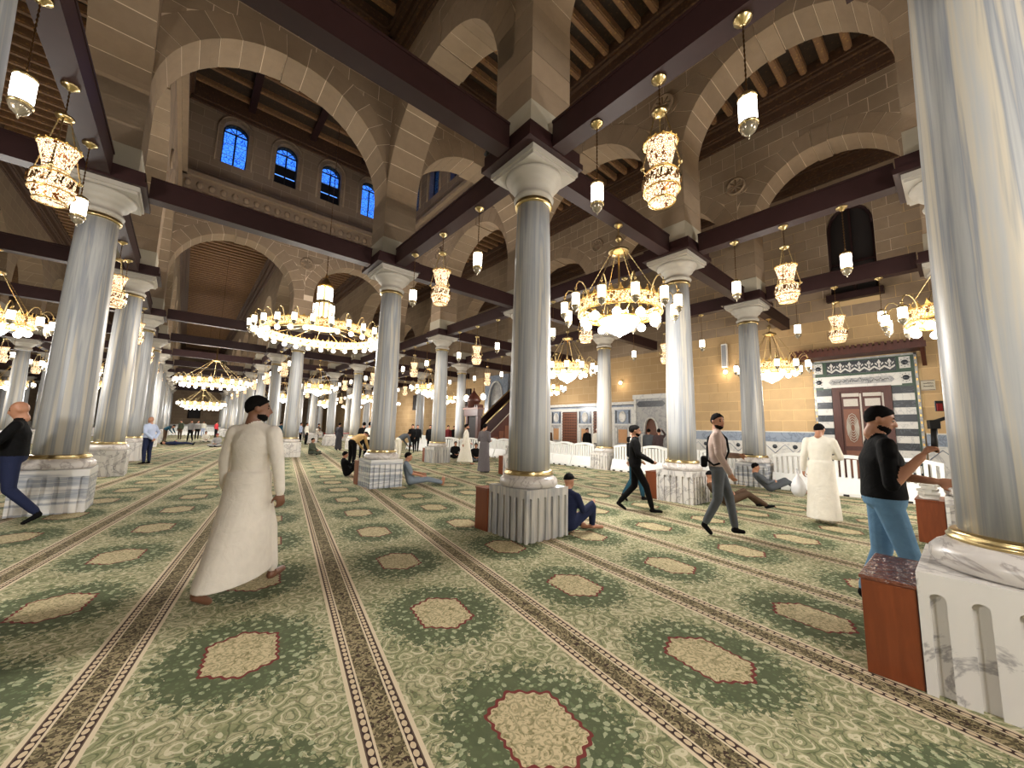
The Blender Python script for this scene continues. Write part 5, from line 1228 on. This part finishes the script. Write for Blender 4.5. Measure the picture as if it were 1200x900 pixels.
# -- people further away: (label, foot px, py, heading, pose, top, bottom, kwargs)
FARP = [
 ('person in cap and tan shirt bending by the box at the chequered plinth', (411, 551), 70, bend, 'c_tan', 'c_black', dict(style='cap', hd='c_black', vox=.02)),
 ('person in white tee standing behind the chequered plinth column', (431, 541), 60, stand, 'c_white', 'c_black', dict(vox=.024)),
 ('person in black standing beside the white tee behind the column', (424, 538), 40, stand, 'c_black', 'c_black', dict(vox=.024)),
 ('child in black crouching beside the brown box at the chequered plinth', (406, 558), 90, squat, 'c_black', 'c_black', dict(h=1.5, vox=.022)),
 ('person in grey bending over a white garment behind the sitting man', (466, 541), 80, bend, 'c_slate', 'c_white', dict(vox=.022)),
 ('person in black coat walking with a companion behind the bending person', (482, 531), 220, walk, 'c_black', 'c_black', dict(st=.5)),
 ('person in black beside the walking pair near the far barriers', (488, 529), 215, walk, 'c_black', 'c_black', dict(st=.5, lead='l')),
 ('person in black standing just left of the third column row shaft', (503, 529), 200, stand, 'c_black', 'c_black', {}),
 ('person in maroon and black standing behind the plinth near the barriers', (524, 530), 180, stand, 'c_maroon', 'c_black', {}),
 ('person in black jacket near the pulpit gate', (531, 528), 190, stand, 'c_black', 'c_black', {}),
 ('tall person in black coat before the pulpit gate', (537, 527), 170, stand, 'c_black', 'c_black', dict(h=1.8)),
 ('person in tan in front of the pulpit', (541, 530), 190, stand, 'c_tan', 'c_brown', {}),
 ('bearded man in white robe walking in front of the barriers', (545, 545), 118, walk, 'c_white', 'c_white', dict(robe='c_white', st=.8, beard=True, vox=.018, sh='skin', bare=True)),
 ('person in black sitting by the angled barriers', (533, 537), 200, crossleg, 'c_black', 'c_black', dict(vox=.022)),
 ('person in black sitting on the carpet near the grey-robed man', (557, 541), 210, crossleg, 'c_black', 'c_slate', dict(vox=.022)),
 ('man in dark robe standing alone in the far aisle by the red belts', (396, 528), 50, stand, 'c_darkrobe', 'c_darkrobe', dict(robe='c_darkrobe', vox=.02)),
 ('person in dark green sitting on the carpet by the far plinth', (364, 533), 130, crossleg, 'c_green', 'c_green', dict(vox=.02)),
 ('man in white tee bending past the far plinth behind the cream robe', (333, 529), 100, bend, 'c_white', 'c_white', dict(vox=.022)),
 ('person in green beyond the far plinth', (327, 520), 60, stand, 'c_teal', 'c_teal', {}),
 ('man in blue shirt standing beyond the far plinth', (351, 520), 120, stand, 'c_sky', 'c_black', {}),
 ('man in white shirt carrying a jacket beyond the far plinth', (358, 521), 130, stand, 'c_white', 'c_black', {}),
 ('man in white shirt bending over the red belt barrier', (366, 519), 120, bend, 'c_white', 'c_grey', {}),
 ('person in brown beside the red belt posts', (372, 518), 100, stand, 'c_brown', 'c_grey', {}),
 ('man in teal bending over in the far nave', (192, 519), 120, bend, 'c_teal', 'c_brown', {}),
 ('man in navy lying on the carpet in the far nave', (206, 522), 90, lie, 'c_navy', 'c_navy', dict(vox=.02)),
 ('man in olive standing in the far nave beside the lying man', (210, 515), 220, stand, 'c_green', 'c_brown', {}),
 ('man in grey shirt walking in the far nave', (222, 518), 200, walk, 'c_grey', 'c_black', dict(st=.7)),
 ('man in grey with a dark bag near the far barriers', (230, 515), 180, stand, 'c_grey', 'c_black', {}),
 ('person in white sitting in the far nave', (240, 518), 170, crossleg, 'c_white', 'c_white', {}),
 ('person in red shirt standing by the far barriers', (252, 514), 60, stand, 'c_red', 'c_black', {}),
 ('man with headcloth sitting on the nave carpet beyond the cream robe', (254, 524), 210, crossleg, 'c_grey', 'c_grey', dict(vox=.02, style='cap', hd='c_maroon')),
 ('person in maroon standing by the far right colonnade of the nave', (275, 514), 110, stand, 'c_maroon', 'c_black', {}),
 ('person in white standing by the far barriers', (237, 512), 200, stand, 'c_white', 'c_sky', {}),
 ('person in white between the two left columns', (112, 527), 90, stand, 'c_white', 'c_grey', {}),
 ('person in pale shirt beyond the left columns', (120, 521), 120, stand, 'c_offwhite', 'c_grey', {}),
]
for lab, (px, py), phi, pose, top, bot, kw in FARP:
    x, y = ground(px, py); kw = dict(kw)
    for _ in range(12):
        if all(math.hypot(x-XR[i], y-YR[j]) > .85 for i, j in COLS): break
        x, y = x*1.03, y*1.03
    for _ in range(12):
        if all(math.hypot(x-a, y-b) > .95 for a, b in BARS): break
        x, y = x*.975, y*.975
    person(lab, (x, y), phi, pose, top, bot, **{**dict(vox=.026), **kw})
# people behind the barriers along the front wall (feet hidden): distance from the wall they stand at
for lab, px, X, phi, top, bot, kw in (('man in black suit standing in front of the wooden screen', 688, 16.6, 200, 'c_black', 'c_black', {}), ('man in white jacket and pale cap by the wooden screen', 700, 16.8, 60, 'c_white', 'c_grey', dict(style='cap', hd='c_offwhite')),
                                      ('man in patterned shirt raising an arm in front of the small niche', 772, 15.6, 60, 'c_print', 'c_black', dict(vox=.02, er=V(.25, .14, 1.50), wr=V(.14, .30, 1.68))), ('person in dark grey beside the patterned shirt at the small niche', 760, 16.2, 70, 'c_slate', 'c_black', {}),
                                      ('person in brown at the left end of the marble panels', 643, 17.0, 200, 'c_brown', 'c_black', {})):
    v = CF+CR*(px-600)/FPX+CD*(500-450)/FPX; y = v[1]/v[0]*X
    person(lab, (X, y), phi, stand, top, bot, **{**dict(vox=.024), **kw})

bpy.data.scenes.remove(TMP)
